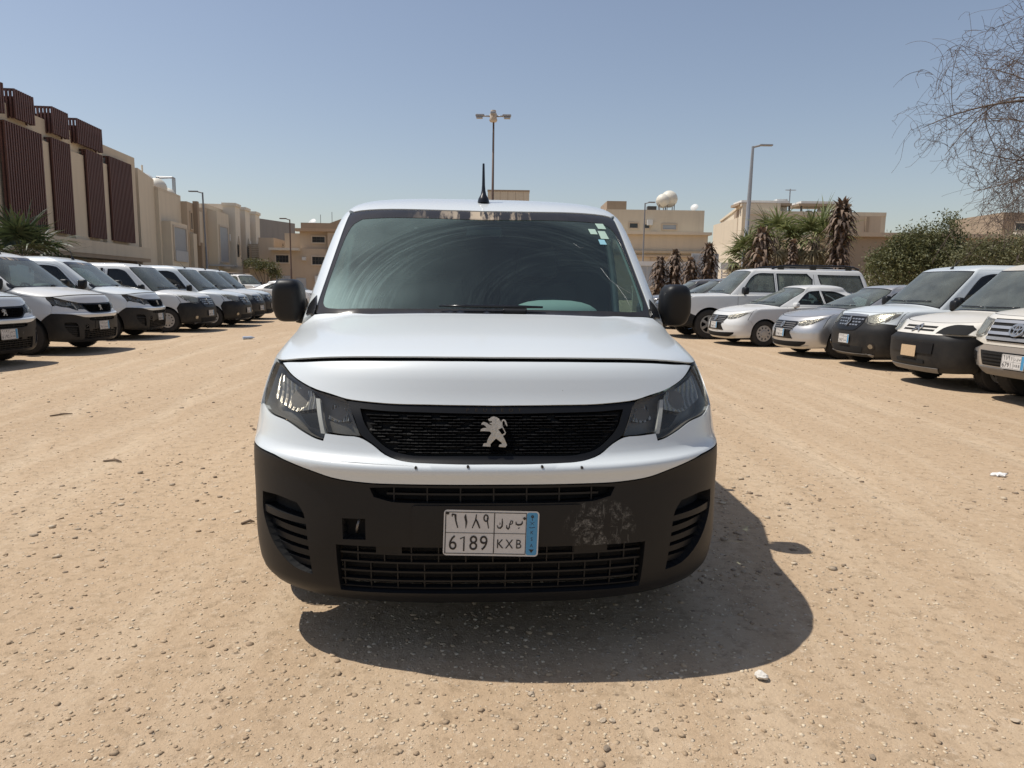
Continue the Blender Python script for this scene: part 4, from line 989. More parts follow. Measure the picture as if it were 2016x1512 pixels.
# bare tree hanging in from the right
def bare_tree(x, y, label):
    r = np.random.default_rng(44); root = empty('bare_tree', (x, y, 0), 0, label, 'tree')
    k = MB(); k.tube([(0, 0, 0), (.1, 0, 1.2), (-.05, .1, 2.4), (.0, .05, 3.6)], [.24, .20, .17, .15], 10); k.build('trunk', VM['bark'], root, True, fix=False)
    limbs = MB(); twigs = MB()
    def rot(v, ax, a): return v*math.cos(a)+np.cross(ax, v)*math.sin(a)+ax*(ax@v)*(1-math.cos(a))
    def grow(mb, p, d, ln, rad, seg, grav, curl, depth):
        pts, rr = [tuple(p)], [rad]; d = np.array(d, float); d /= np.linalg.norm(d); p = np.array(p, float)
        ax = r.normal(size=3); ax[0] *= .5; ax[2] *= .4; ax /= np.linalg.norm(ax); cv = curl*r.normal()
        for i in range(seg):
            if r.random() < .22: cv = curl*r.normal(); ax = ax+r.normal(size=3)*.7; ax /= np.linalg.norm(ax)
            d = rot(d, ax, cv)+np.array([0, 0, -grav]); d /= np.linalg.norm(d); p = p+d*ln/seg
            pts.append(tuple(p)); rr.append(max(rad*(1-(.90 if depth == 0 else .66)*(i+1)/seg), .0030))
        mb.tube(pts, rr, 6 if depth == 0 else 4, caps=False)
        if depth < 3:
            nb = (9, 8, 7)[depth]
            for j in range(nb):
                i = int(r.integers(1, len(pts)-1)) if depth else int(2+j*(len(pts)-3)/nb)
                a = np.array(pts[i]); dd = np.array(pts[min(i+1, len(pts)-1)])-a; dd = dd/max(np.linalg.norm(dd), 1e-6)+r.normal(size=3)*.8+np.array([-.25, 0, .1 if depth == 0 else 0])
                grow(twigs if depth >= 1 else limbs, a, dd, (1.9, 1.15, .75)[depth]*(.55+.8*r.random()), max(rr[i]*.58, .0042), (12, 12, 10)[depth], (.07, .09, .08)[depth], (.22, .38, .48)[depth], depth+1)
    for (dz, dx, dy, up, ln, g_) in ((3.5, -1, -.15, 1.0, 4.3, .085), (3.5, -.9, .25, 1.5, 4.6, .07), (3.6, -.5, -.1, 2.0, 5.0, .045), (3.6, .5, .3, 1.4, 3.8, .06), (3.6, -.8, -.3, 1.3, 4.6, .075), (3.6, -.25, .1, 2.4, 5.2, .03), (3.4, -1, .0, .55, 2.9, .04)):
        grow(limbs, (0, .05, dz), (dx, dy, up), ln, .06, 16, g_, .13, 0)
    limbs.build('limbs', VM['bark'], root, True, fix=False); twigs.build('crown', VM['twig'], root, fix=False)
    return root
q = px_at(2250, 400, 15.0); bare_tree(q.x, 15.0, 'leafless tree with curling drooping twigs at the upper right')
# ---------------------------------------------------------------- lettering
def ribbon(mb, pts, w, y=0.0):
    """flat pen stroke in the x-z plane, facing -y; w = width or list of widths"""
    P = [Vector((a, b)) for a, b in pts]; W = w if isinstance(w, (list, tuple)) else [w]*len(P)
    L, R = [], []
    for i, p in enumerate(P):
        t = (P[min(i+1, len(P)-1)]-P[max(i-1, 0)]); t = t.normalized() if t.length else Vector((1, 0))
        n = Vector((-t.y, t.x))
        L.append(p+n*W[i]/2); R.append(p-n*W[i]/2)
    n = len(P)
    V = [(a.x, y, a.y) for a in L] + [(a.x, y, a.y) for a in R]
    F = [(i, i+1, n+i+1, n+i) for i in range(n-1)]
    mb.add(V, F)

def arc(cx, cz, r, a0, a1, n=10, rz=None):
    return [(cx+r*math.cos(math.radians(a0+(a1-a0)*i/n)), cz+(rz or r)*math.sin(math.radians(a0+(a1-a0)*i/n))) for i in range(n+1)]

ARABIC = {   # strokes in a unit box: (points, widths)
 '6': [([(.12, .98), (.45, .95), (.52, .55), (.75, .05)], [.2, .26, .16, .12]), ([(.10, 1.0), (.12, .82)], [.12, .1])],
 '1': [([(.45, 1.0), (.42, .8), (.55, .45), (.50, .02)], [.06, .26, .22, .05])],
 '8': [([(.50, 1.0), (.42, .62), (.08, .05)], [.10, .16, .10]), ([(.45, .68), (.60, .5), (.90, .05)], [.10, .2, .14])],
 '9': [(arc(.42, .76, .22, 0, 360, 14), [.16]*15), ([(.60, .80), (.58, .55), (.74, .05)], [.14, .14, .10])],
 '2': [([(.15, .98), (.30, .75), (.65, .78), (.85, 1.0)], [.1, .14, .14, .1]), ([(.25, .98), (.30, .5), (.42, .03)], [.18, .16, .06])],
 '7': [([(.08, 1.0), (.5, .08)], [.18, .1]), ([(.92, 1.0), (.5, .05)], [.18, .1])],
 'k': [([(.80, 1.0), (.84, .6), (.80, .28), (.55, .12), (.25, .14), (.10, .38)], [.06, .12, .14, .16, .12, .06]), ([(.45, .62), (.55, .5), (.42, .45)], .06)],
 's': [([(.10, .42), (.12, .15), (.32, .05), (.48, .18), (.52, .5), (.72, .82), (.95, .80), (.90, .55), (.55, .45)], [.06, .14, .18, .12, .08, .1, .1, .1, .08])],
 'b': [([(.05, .75), (.08, .52), (.35, .45), (.75, .47), (.95, .58), (.97, .8)], [.06, .14, .16, .16, .14, .06]), ([(.46, .18), (.56, .12)], .14)],
 'd': [([(.3, .8), (.7, .5), (.55, .2), (.2, .2)], .14)],
}

_TXT = {}
def text_obj(s, size, x, z, y, parent, mat, name='lettering', width=None, bold=0.0):
    me = _TXT.get((s, mat.name))
    if me is None:
        cu = bpy.data.curves.new(name, 'FONT'); cu.body = s; cu.size = 1; cu.align_x = 'CENTER'; cu.align_y = 'CENTER'
        cu.extrude = .008; cu.resolution_u = 3
        o = bpy.data.objects.new(name, cu); COL.objects.link(o)
        bpy.context.view_layer.update()
        me = bpy.data.meshes.new_from_object(o.evaluated_get(bpy.context.evaluated_depsgraph_get()))
        bpy.data.objects.remove(o); me.name = name; me.materials.clear(); me.materials.append(mat)
        _TXT[(s, mat.name)] = me
    o = link(name, me, None, parent)
    o.location = (x, y, z); o.rotation_euler = (math.pi/2, 0, 0)
    o.scale = (size*(width or 1), size, size)
    return o

def rrect(x0, x1, z0, z1, r, n=5):
    out = []
    for cx, cz, a in ((x1-r, z1-r, 0), (x0+r, z1-r, 90), (x0+r, z0+r, 180), (x1-r, z0+r, 270)):
        out += arc(cx, cz, r, a, a+90, n)
    return out

def number_plate(parent, loc, rot, digits, letters, arab=None, arabl=None, detail=True, mat='plate', W=.323, H=.157):
    """two-row plate: figures twice, letters twice, blue strip with palm, swords and country code"""
    m = MB(); m.prism(rrect(-W/2, W/2, -H/2, H/2, .012), 0, .004)
    pl = m.build('number_plate', M[mat], parent); pl.location = loc; pl.rotation_euler = rot
    if not digits: return pl
    b = MB(); b.prism(rrect(W*.370, W*.485, -H*.47, H*.47, .008), -.0008, -.0002); b.build('blue_strip', M['plateblue'], pl)
    k = MB()
    for x0, x1, z0, z1 in ((-W*.475, W*.365, H*.445, H*.46), (-W*.475, W*.365, -H*.46, -H*.445), (-W*.485, -W*.475, -H*.46, H*.46),
                           (-W*.475, W*.365, -.0009, .0009), (W*.025, W*.034, -H*.44, H*.44), (W*.361, W*.367, -H*.46, H*.46)):
        k.box(x0, x1, -.0009, -.0002, z0, z1)
    for i, ch in enumerate(arab or digits):
        for pts, wd in ARABIC.get(ch, ARABIC['1']):
            s = H*.32; x0 = -W*.425+i*W*.108
            ribbon(k, [(x0+a*s*.62, H*.09+bb*s) for a, bb in pts], [q*s*.62 for q in (wd if isinstance(wd, list) else [wd]*len(pts))], -.0011)
    for i, ch in enumerate(arabl or ''):
        s = H*.24
        for pts, wd in ARABIC[ch]:
            ribbon(k, [(W*.052+i*W*.100+a*s*.62, H*.09+bb*s) for a, bb in pts], [q*s for q in (wd if isinstance(wd, list) else [wd]*len(pts))], -.0011)
    if detail:
        cx = W*.428
        ribbon(k, arc(cx, H*.385, .0032, 0, 360, 10), .004, -.0011)
        ribbon(k, [(cx, H*.37), (cx, H*.29)], .0018, -.0011)
        for sg in (-1, 1):
            ribbon(k, [(cx-sg*.008, H*.27), (cx, H*.24), (cx+sg*.006, H*.20)], .0013, -.0011)
        ribbon(k, [(cx-.010, H*.15), (cx-.004, H*.135), (cx+.004, H*.145), (cx+.010, H*.15)], .002, -.0011)
        V = [(cx-.009, -.0011, -H*.34), (cx+.009, -.0011, -H*.34), (cx, -.0011, -H*.42)]
        k.add(V, [(0, 1, 2)])
        for x, z in ((-W*.46, H*.425), (W*.345, H*.34)):
            k.lathe([(0, -.003), (.0045, -.003), (.005, 0)], 10, 'y', (x, 0, z))
        for i, ch in enumerate('KSA'): text_obj(ch, .017, cx, H*(.03-.145*i), -.0009, pl, M['ink'])
    k.build('plate_print', M['ink'], pl, fix=False)
    for i, ch in enumerate(digits):
        x0 = -W*.40+i*W*.108
        if ch == '1':
            o1 = MB(); ribbon(o1, [(x0-.010, -H*.235+H*.10), (x0+.003, -H*.235+H*.155), (x0+.003, -H*.235-H*.165)], .0048, -.0011); o1.build('lettering', M['ink'], pl, fix=False)
        else: text_obj(ch, H*.46, x0, -H*.235, -.0009, pl, M['ink'], width=.86)
    for i, ch in enumerate(letters): text_obj(ch, H*.285, W*.095+i*W*.098, -H*.24, -.0009, pl, M['ink'], width=.85)
    return pl

# ---------------------------------------------------------------- wheels
def disc_with_holes(R, holes, x0, x1, n=36):
    """disc in the y-z plane, from x0 to x1 thick, with cut-outs"""
    out = arc(0, 0, R, 0, 360, n)[:-1]
    v2, F = tri2d(out, holes, R*.35)
    V = [(x1, a, b) for a, b in v2]; F = [tuple(int(i) for i in f) for f in F]
    bd = boundary(F); o = len(V)
    V += [(x0, a, b) for a, b in v2]
    F2 = list(F) + [(b, a, a+o, b+o) for a, b in bd]
    return V, F2

def make_wheel(root, x, y, R, width, style, rim_r=None, face=1):
    """tyre + rim; x = outer face side sign"""
    rr = rim_r or R*.62
    hw = width/2
    prof = [(rr*.97, -hw*.75), (rr*1.02, -hw*.95), (R*.86, -hw), (R*.95, -hw*.93), (R*.985, -hw*.75), (R, -hw*.4), (R, hw*.4), (R*.985, hw*.75), (R*.95, hw*.93), (R*.86, hw), (rr*1.02, hw*.95), (rr*.97, hw*.75)]
    t = MB(); t.lathe(prof, 36, 'x')
    for k in range(48):    # tread blocks
        a = 2*math.pi*k/48
        for xx in (-hw*.55, 0, hw*.55):
            c, s = math.cos(a), math.sin(a); d = .012
            P = [(xx+sx*hw*.22, (R+.004)*math.cos(a+sa*.045), (R+.004)*math.sin(a+sa*.045)) for sx in (-1, 1) for sa in (-1, 1)]
            t.add(P, [(0, 1, 3, 2)])
    w = t.build('wheel', M['rubber'], root, smooth=True, angle=35, fix=False)
    w.location = (x, y, R)
    r = MB()
    r.lathe([(rr*.99, -hw*.8), (rr*.93, -hw*.5), (rr*.90, hw*.3), (rr*.96, hw*.72), (rr*1.01, hw*.86)], 32, 'x')
    holes = []
    if style == 'steel':
        for k in range(12):
            a = 30*k; holes.append([(p[0], p[1]) for p in arc(rr*.72*math.cos(math.radians(a)), rr*.72*math.sin(math.radians(a)), rr*.085, 0, 360, 7)[:-1]])
        V, F = disc_with_holes(rr*.93, holes, hw*.25, hw*.45); r.add(V, F)
        r.lathe([(rr*.42, hw*.44), (rr*.38, hw*.62), (rr*.2, hw*.66), (0, hw*.66)], 20, 'x')
        mat = M['steel']
    elif style == 'cover':
        for k in range(10):
            a = 36*k; q = []
            for (ra, da) in ((.60, -7), (.60, 7), (.80, 8), (.80, -8)):
                q.append((rr*ra*math.cos(math.radians(a+da)), rr*ra*math.sin(math.radians(a+da))))
            holes.append(q)
        V, F = disc_with_holes(rr*.99, holes, hw*.5, hw*.80); r.add(V, F)
        r.lathe([(rr*.40, hw*.80), (rr*.36, hw*.95), (rr*.12, hw*.98), (0, hw*.98)], 20, 'x')
        mat = M['cover']
    else:
        ns = 6
        for k in range(ns):
            a = 360/ns*k; q = []
            for (ra, da) in ((.36, -13), (.36, 13), (.60, 17), (.84, 20), (.86, 0), (.84, -20), (.60, -17)):
                q.append((rr*ra*math.cos(math.radians(a+da)), rr*ra*math.sin(math.radians(a+da))))
            holes.append(q)
        V, F = disc_with_holes(rr*.96, holes, hw*.35, hw*.78); r.add(V, F)
        r.lathe([(rr*.2, hw*.78), (rr*.17, hw*.86), (0, hw*.86)], 16, 'x')
        mat = M['alloy']
    # dark brake drum behind
    ro = r.build('rim', mat, w, smooth=True, angle=40, fix=False)
    d = MB(); d.lathe([(0, hw*.1), (rr*.8, hw*.1), (rr*.88, -hw*.5), (0, -hw*.5)], 20, 'x'); d.build('brake_drum', M['void'], w, fix=False)
    if x < 0: w.rotation_euler = (0, 0, math.pi)
    return w

def blob(name, c, s, e, mat, parent, n=14, fn=None):
    """superellipsoid"""
    def pw(v, k): return math.copysign(abs(v)**k, v)
    V, F = [], []
    for i in range(n+1):
        ph = -math.pi/2+math.pi*i/n
        for j in range(2*n):
            th = math.pi*j/n
            p = [pw(math.cos(ph), e[1])*pw(math.cos(th), e[0]), pw(math.cos(ph), e[1])*pw(math.sin(th), e[0]), pw(math.sin(ph), e[1])]
            p = [p[k]*s[k] for k in range(3)]
            if fn: p = fn(*p)
            V.append((c[0]+p[0], c[1]+p[1], c[2]+p[2]))
    for i in range(n):
        for j in range(2*n):
            F.append((i*2*n+j, i*2*n+(j+1) % (2*n), (i+1)*2*n+(j+1) % (2*n), (i+1)*2*n+j))
    return mesh(name, V, F, mat, parent, True)

def arch(yc, zc, r, a0, a1, n=14): return arc(yc, zc, r, a0, a1, n)

LION = [(570,300),(640,275),(700,225),(790,205),(890,235),(980,280),(1050,380),(1085,400),(1090,340),(1150,305),(1215,320),(1260,380),(1290,480),(1305,535),(1290,550),(1225,470),(1205,400),(1180,355),(1130,370),(1110,420),(1115,520),(1180,650),(1245,770),(1215,840),(1130,890),(1200,1020),(1290,1230),(1225,1310),(970,1290),(1000,1210),(1090,1190),(1080,1130),(1000,1080),(870,985),(760,1090),(655,1190),(660,1285),(360,1270),(400,1165),(520,1150),(545,1050),(600,930),(700,790),(640,735),(560,725),(380,715),(275,725),(295,650),(380,610),(520,600),(470,540),(390,490),(310,490),(330,430),(400,395),(500,420),(600,480),(690,520),(715,490),(650,465),(625,430),(720,420),(715,365),(610,370)]
LION_HOLE = [(1100,590),(1140,650),(1205,770),(1180,800),(1095,840),(955,665),(1000,640),(1085,605)]

HEAD = [(.845,.52,1.023),(.805,.435,1.016),(.71,.288,.976),(.63,.22,.949),(.57,.185,.937),(.515,.16,.924),(.483,.117,.867),(.458,.09,.812),(.515,.105,.814),(.576,.126,.819),(.581,.12,.793),(.617,.135,.798),(.67,.165,.818),(.73,.21,.845),(.805,.283,.859),(.852,.37,.881),(.866,.44,.93),(.862,.50,.985)]

def build_partner():
    S = Shell(PARTNER_RINGS, NF=36, NS=36, NR=12, nv=8)
    root = empty('delivery_van')
    L = S.line
    W, MA = M['white'], M
    g = .003
    # --- hood lip (fixed front panel above the grille)
    top = [(0, .183, 1.058), (.2, .19, 1.0565), (.4, .218, 1.0525), (.59, .28, 1.045), (.70, .34, 1.036), (.79, .43, 1.021)]
    bot = [(.71, .292, .981), (.63, .224, .954), (.57, .19, .942), (.515, .165, .929), (.385, .125, .922), (.2, .107, .918), (0, .1, .917)]
    panel('hood_lip', S, sym(L('p3', top+bot, .03, False)), W, root, res=.035, rim=.006)
    # --- hood
    hd = L('p3', [(0, .196, 1.0695), (.2, .203, 1.068), (.4, .232, 1.064), (.59, .295, 1.0555), (.70, .355, 1.046), (.80, .45, 1.030), (.843, .525, 1.030)], .03, False)
    hd += L('side', [(.60, 1.031), (.75, 1.035), (1.0, 1.066), (1.195, 1.108)], .04, False)
    hd += L('p3', [(.805, 1.083, 1.178), (.60, .995, 1.190), (.43, .966, 1.194), (0, .948, 1.199)], .03, False)
    def hoodlift(p, n):      # the hood stands a little open at its front edge; a faint pressed crease runs back each side
        k = np.clip((.75-p[:, 1])/.55, 0, 1)
        p = p + np.array([0, 0, 1.])*(k*.007)[:, None]
        s_ = np.exp(-((np.abs(p[:, 0])-(.44+.22*(p[:, 1]-.2)))/.05)**2)*np.clip((p[:, 1]-.3)/.3, 0, 1)
        return p + n*(s_*.006)[:, None]
    panel('hood', S, sym(hd), W, root, res=.03, rim=.006, fn=hoodlift)
    panel('hood_gap_shade', S, sym(L('p3', [(0, .17, 1.05), (.4, .205, 1.045), (.59, .27, 1.036), (.70, .33, 1.028), (.82, .47, 1.012), (.83, .53, 1.035), (.70, .40, 1.07), (.4, .28, 1.085), (0, .25, 1.09)], .04, False)), MA['void'], root, off=-.016, rim=0, res=.06)  # black sheet laid below the open hood edge to paint the gap's darkness
    # --- white bumper band
    low = [(0, 0, .663), (.2, .005, .663), (.3, .013, .663), (.436, .033, .664), (.55, .06, .675), (.62, .08, .693), (.725, .14, .720), (.865, .29, .738), (.906, .42, .738)]
    upp = [(.872, .402, .865), (.852, .37, .876), (.805, .283, .853), (.73, .21, .839), (.67, .165, .812), (.617, .135, .792), (.588, .12, .787), (.581, .126, .812), (.515, .105, .808), (.462, .09, .806)]
    gb = [(.419, .077, .786), (.37, .055, .753), (.31, .033, .735), (.275, .025, .730), (.1, .01, .727), (0, .01, .727)]
    panel('bumper_band', S, sym(L('p3', low+upp+gb, .025, False)), W, root, res=.022, rim=.02)
    # --- grille surround and slatted field
    gt = [(0, .1, .912), (.2, .107, .913), (.385, .125, .917), (.512, .16, .922)]
    gs = [(.479, .117, .867), (.455, .09, .815)]
    gi = [(0, .09, .888), (.2, .1, .889), (.38, .118, .893), (.462, .138, .897), (.440, .105, .845), (.400, .085, .80), (.352, .062, .768), (.29, .045, .756), (.1, .035, .754), (0, .035, .754)]
    gbb = [(.416, .077, .79), (.367, .055, .757), (.307, .033, .739), (.273, .025, .734), (.1, .01, .731), (0, .01, .731)]
    outer = sym(L('p3', gt+gs+gbb, .025, False)); inner = sym(L('p3', gi, .025, False))
    gr = panel('grille', S, outer, MA['grille'], root, holes=[inner], off=-.004, rim=.03, res=.03)
    panel('grille_back', S, inner, MA['void'], gr, off=-.026, rim=0, res=.05)
    k = MB()     # staggered louvre blocks
    rows = 13
    for r in range(rows):
        z = .762+.128*(r+.5)/rows
        for c in range(-16, 17):
            x = (c+.5*(r % 2))*.0285
            xx = [x-.0132, x+.0132]
            if RNG.random() < .12: continue
            hl = .0031+.0012*RNG.random()
            pts = []
            ok = True
            for dx, dz in ((xx[0], -hl), (xx[1], -hl), (xx[1], hl), (xx[0], hl)):
                pts.append(S.cast('front', dx, z+dz))
            c0 = np.array(pts).mean(0)[None]
            if not inside(np.array(pts), inner).all(): continue
            p, n = S.at(pts)
            tilt = np.array([[-.004], [-.004], [-.013], [-.013]])
            a = p + n*tilt; b = p - n*.026
            k.add(list(a)+list(b), [(0, 1, 2, 3), (4, 5, 1, 0), (5, 6, 2, 1), (6, 7, 3, 2), (7, 4, 0, 3)])
    k.build('grille_louvres', MA['grille'], gr, fix=False)
    # lion emblem
    s_ = .099/1105
    def lp(P): return [((x-790)*s_, .83-(y-757)*s_) for x, y in P]
    v2, F = tri2d(lp(LION), [lp(LION_HOLE)], .012)
    uv = [S.cast('front', a, b) for a, b in v2]; p, n = S.at(uv)
    skin('lion_emblem', p+n*.010, n, F, MA['emblem'], gr, .007)
    for i, ch in enumerate('PEUGEOT'):
        x = (i-3)*.030; uvp, nn = S.at([S.cast('front', x, .902)])
        text_obj(ch, .016, x, .902, uvp[0][1]-.002, gr, MA['gloss'], 'lettering', 1.3)
    # --- headlights
    for sg in (1, -1):
        out = L('p3', HEAD, .025); out = out if sg > 0 else mir(out)
        hl = panel('headlight', S, out, MA['lampdark'], root, off=-.055, rim=-.052, res=.04)
        panel('lens', S, out, MA['lens'], hl, off=-.003, rim=.004, res=.03)
        def sub(nm, pts, mat, off, rim=.012, bowl=0.0):
            o = L('p3', pts, .03); c_ = np.mean(pts, 0)*np.array([sg, 1, 1])
            def fn(p, n):
                d = np.linalg.norm((p-c_)*np.array([1, .6, 1.3]), axis=1); return p - n*(bowl*np.clip(1-(d/.085)**2, 0, 1))[:, None]
            panel(nm, S, o if sg > 0 else mir(o), mat, hl, off=off, rim=rim, res=.02, fn=fn if bowl else None)
        sub('reflector', [(.80, .43, .985), (.72, .30, .960), (.645, .235, .940), (.632, .19, .895), (.70, .21, .885), (.78, .30, .893), (.815, .36, .91)], MA['reflector'], -.020, .03, .05)
        sub('reflector', [(.585, .192, .92), (.535, .168, .912), (.512, .13, .865), (.565, .145, .86), (.60, .16, .875)], MA['reflector'], -.022, .03, .04)
        sub('lamp_bezel', [(.70, .2, .875), (.632, .18, .885), (.60, .14, .825), (.655, .16, .832)], MA['plastic'], -.026, .02)
        sub('light_guide', [(.633, .215, .925), (.618, .206, .925), (.605, .165, .875), (.590, .13, .812), (.605, .135, .812), (.622, .165, .875)], MA['drl'], -.014, .012)
    # --- black bumper with intakes
    bt = [(0, 0, .658), (.2, .005, .658), (.3, .013, .658), (.436, .033, .659), (.55, .06, .670), (.62, .08, .688), (.725, .14, .715), (.865, .29, .733), (.908, .42, .733)]
    half = L('p3', bt, .03, False)
    half += L('side', [(.50, .685), (.597, .603)]+arch(.892, .33, .40, 138, 182, 8)+[(.492, .27)], .03, False)
    half += [(float(u), S.v(.02)) for u in np.linspace(S.cast('side', .49, .27)[0], 0, 24)]
    intake = sym(L('p3', [(0, .005, .650), (.342, .018, .650), (.420, .03, .646), (.405, .03, .614), (.35, .018, .600), (0, .005, .597)], .025, False))
    lowg = sym(L('p3', [(0, .01, .440), (.30, .02, .440), (.541, .06, .437), (.531, .08, .262), (.30, .03, .258), (0, .02, .256)], .025, False))
    fogp = [(.832, .236, .577), (.768, .17, .583), (.682, .114, .570), (.658, .10, .534), (.645, .095, .44), (.632, .10, .312), (.70, .135, .328), (.77, .176, .385), (.815, .21, .45), (.834, .236, .51)]
    fr = L('p3', fogp, .025); fl = mir(fr)
    tow = mir(L('p3', [(.436, .03, .536), (.516, .05, .533), (.516, .05, .458), (.436, .03, .461)], .02))
    bp = panel('front_bumper', S, half and sym(half), MA['bumper'], root, holes=[intake, lowg, fr, fl, tow], rim=.035, res=.03)
    panel('intake_back', S, sym(L('p3', [(0, .005, .655), (.43, .03, .65), (.42, .03, .6), (0, .005, .59)], .03, False)), MA['void'], bp, off=-.05, rim=0, res=.06)
    panel('lower_grille_back', S, sym(L('p3', [(0, .01, .445), (.545, .06, .442), (.54, .08, .255), (0, .02, .25)], .03, False)), MA['void'], bp, off=-.055, rim=0, res=.06)
    # bars across the two openings
    def bar(mb, x0, x1, z0, z1, off, dep, n=None):
        n = n or max(1, int(abs(x1-x0)/.06))
        pa = [S.cast('front', x0+(x1-x0)*i/n, z0) for i in range(n+1)]; pb = [S.cast('front', x0+(x1-x0)*i/n, z1) for i in range(n+1)]
        A, na = S.at(pa); B, nb = S.at(pb)
        V = list(A+na*off)+list(B+nb*off)+list(A+na*(off-dep))+list(B+nb*(off-dep)); q = n+1
        F = []
        for i in range(n):
            F += [(i, i+1, q+i+1, q+i), (i, 2*q+i, 2*q+i+1, i+1), (q+i, q+i+1, 3*q+i+1, 3*q+i)]
        F += [(0, q, 3*q, 2*q), (n, 2*q+n, 3*q+n, q+n)]
        mb.add(V, F)
    for nm, x, zs, zl, zh, vs_ in (('intake_bars', .365, [.624], .597, .652, [-.34, -.226, -.113, 0, .113, .226, .34]), ('lower_grille_bars', .532, [.405, .372, .337, .302, .272], .256, .440, None)):
        k = MB()
        for z in zs: bar(k, -x, x, z-.0034, z+.0034, -.016, .02)
        if vs_:
            for v_ in vs_: bar(k, v_-.0024, v_+.0024, zl, zh, -.015, .02, 1)
        else:
            zz = [.440]+zs+[.256]
            for r in range(len(zz)-1):
                off = .0 if r in (0, 1) else .045
                for c in range(-6, 7):
                    x_ = c*.094+off
                    if abs(x_) < .52: bar(k, x_-.0022, x_+.0022, zz[r+1], zz[r], -.018, .02, 1)
            for x_ in (-.36, .33, .36): bar(k, x_-.045, x_+.045, .405, .437, -.016, .01, 1)
        k.build(nm, MA['plastic'], bp, fix=False)
    for fo, sg in ((fr, 1), (fl, -1)):
        pk = panel('fog_recess', S, fo, MA['void'], bp, off=-.05, rim=-.048, res=.05)
        ep = [(.833, .24, .528), (.655, .10, .514), (.652, .10, .494), (.831, .24, .502)]
        o = L('p3', ep, .03); panel('fog_ledge', S, o if sg > 0 else mir(o), MA['plastic'], pk, off=-.006, rim=.04, res=.05)
        for q in range(4):
            z = .462-.038*q; xa = (.806, .782, .752, .705)[q]; xb = .652-.004*q
            o = L('p3', [(xa, .23, z+.018), (xb, .1, z+.002), (xb, .1, z-.021), (xa, .23, z-.003)], .03)
            panel('fog_slat', S, o if sg > 0 else mir(o), MA['bumper'], pk, off=-.026, rim=.02, res=.05)
    panel('tow_cover_back', S, tow, MA['void'], bp, off=-.045, rim=-.04, res=.04)
    k = MB(); k.tube([(-.472, .085, .470), (-.468, .055, .492), (-.462, .035, .515), (-.458, .045, .527), (-.458, .08, .52)], .0045, 6); k.build('tow_loop', MA['steel'], bp, True)
    # plinth the plate sits on
    o = L('front', rrect(-.275, .30, .452, .590, .012, 3), .03); panel('plate_plinth', S, o, MA['bumper'], bp, off=.006, rim=.008, res=.04)
    # screws and the crack on the band
    bands = [c for c in root.children if c.name.startswith('bumper_band')]
    for x in (-.262, -.088, .162, .298):
        p, n = S.at([S.near((x, 0, .722))]); k = MB(); k.lathe([(0, -.007), (.0035, -.007), (.005, -.002), (.005, .006)], 10, 'y', tuple(p[0])); k.build('screw', MA['gloss'], bands[0], fix=False)
    o = L('p3', [(-.57, .07, .7215), (-.49, .05, .7245), (-.40, .03, .7235), (-.27, .01, .7215), (-.27, .01, .7205), (-.40, .03, .7215), (-.49, .05, .7225)], .02)
    panel('crack', S, o, MA['ink'], bands[0], off=.0006, rim=0, res=.02)
    # --- windshield
    wo_ = L('p3', [(0, .953, 1.205), (.40, .972, 1.200), (.60, 1.0, 1.196), (.800, 1.085, 1.190), (.808, 1.105, 1.20), (.736, 1.745, 1.712), (.72, 1.755, 1.722), (.69, 1.752, 1.726), (.3, 1.70, 1.732), (0, 1.688, 1.733)], .04, False)
    wi_ = L('p3', [(0, .992, 1.222), (.45, 1.008, 1.219), (.70, 1.062, 1.215), (.762, 1.098, 1.222), (.781, 1.135, 1.245), (.774, 1.257, 1.333), (.732, 1.565, 1.59), (.705, 1.63, 1.655), (.66, 1.66, 1.680), (.3, 1.625, 1.686), (0, 1.612, 1.684)], .04, False)
    wo_, wi_ = sym(wo_), sym(wi_)
    ws = panel('windshield', S, wi_, MA['windshield'], root, off=-.006, rim=0, res=.06)
    panel('windshield_border', S, wo_, MA['frit'], ws, holes=[wi_], off=-.004, rim=.01, res=.05)
    for pts, mt in (([(.612, .195), (.66, .195), (.672, .163), (.625, .163)], 'sticker'), ([(.565, .16), (.605, .16), (.614, .13), (.575, .13)], 'sticker'), ([(.618, .15), (.66, .15), (.675, .105), (.628, .105)], 'sticker'), ([(.610, .10), (.645, .10), (.654, .072), (.616, .072)], 'sticker2')):
        o = L('front', [(x, 1.485+z) for x, z in pts], .03); panel('sticker', S, o, MA[mt], ws, off=-.0035, rim=0, res=.05)
    for pl in ([(.59, 1.43), (.625, 1.37), (.655, 1.345), (.72, 1.305)], [(.655, 1.345), (.69, 1.28), (.70, 1.24)], [(.47, 1.56), (.50, 1.535), (.52, 1.54)]):
        k = MB(); P = [S.at([S.cast('front', x, z)]) for x, z in pl]
        k.tube([tuple(p[0]+n[0]*-.005) for p, n in P], .0006, 4); k.build('glass_crack', MA['drl'], ws, True)
    # cowl strip and wiper
    cw = L('p3', [(0, .93, 1.196), (.43, .95, 1.19), (.60, .985, 1.186), (.80, 1.07, 1.172), (.83, 1.11, 1.17), (.80, 1.12, 1.20), (.60, 1.02, 1.205), (.40, .985, 1.205), (0, .965, 1.21)], .04, False)
    panel('cowl', S, sym(cw), MA['plastic'], root, off=-.018, rim=0, res=.06)
    for sg in (1, -1):
        o = L('p3', [(.81, 1.085, 1.185), (.84, 1.14, 1.165), (.835, 1.20, 1.215), (.815, 1.21, 1.265), (.806, 1.14, 1.225)], .03)
        panel('pillar_corner_trim', S, o if sg > 0 else mir(o), MA['gloss'], root, off=.004, rim=.02, res=.04)
    k = MB()
    P = [S.at([S.near((x, 1.0, 1.213+.006*abs(x)))]) for x in (-.22, -.10, .02, .14, .26)]
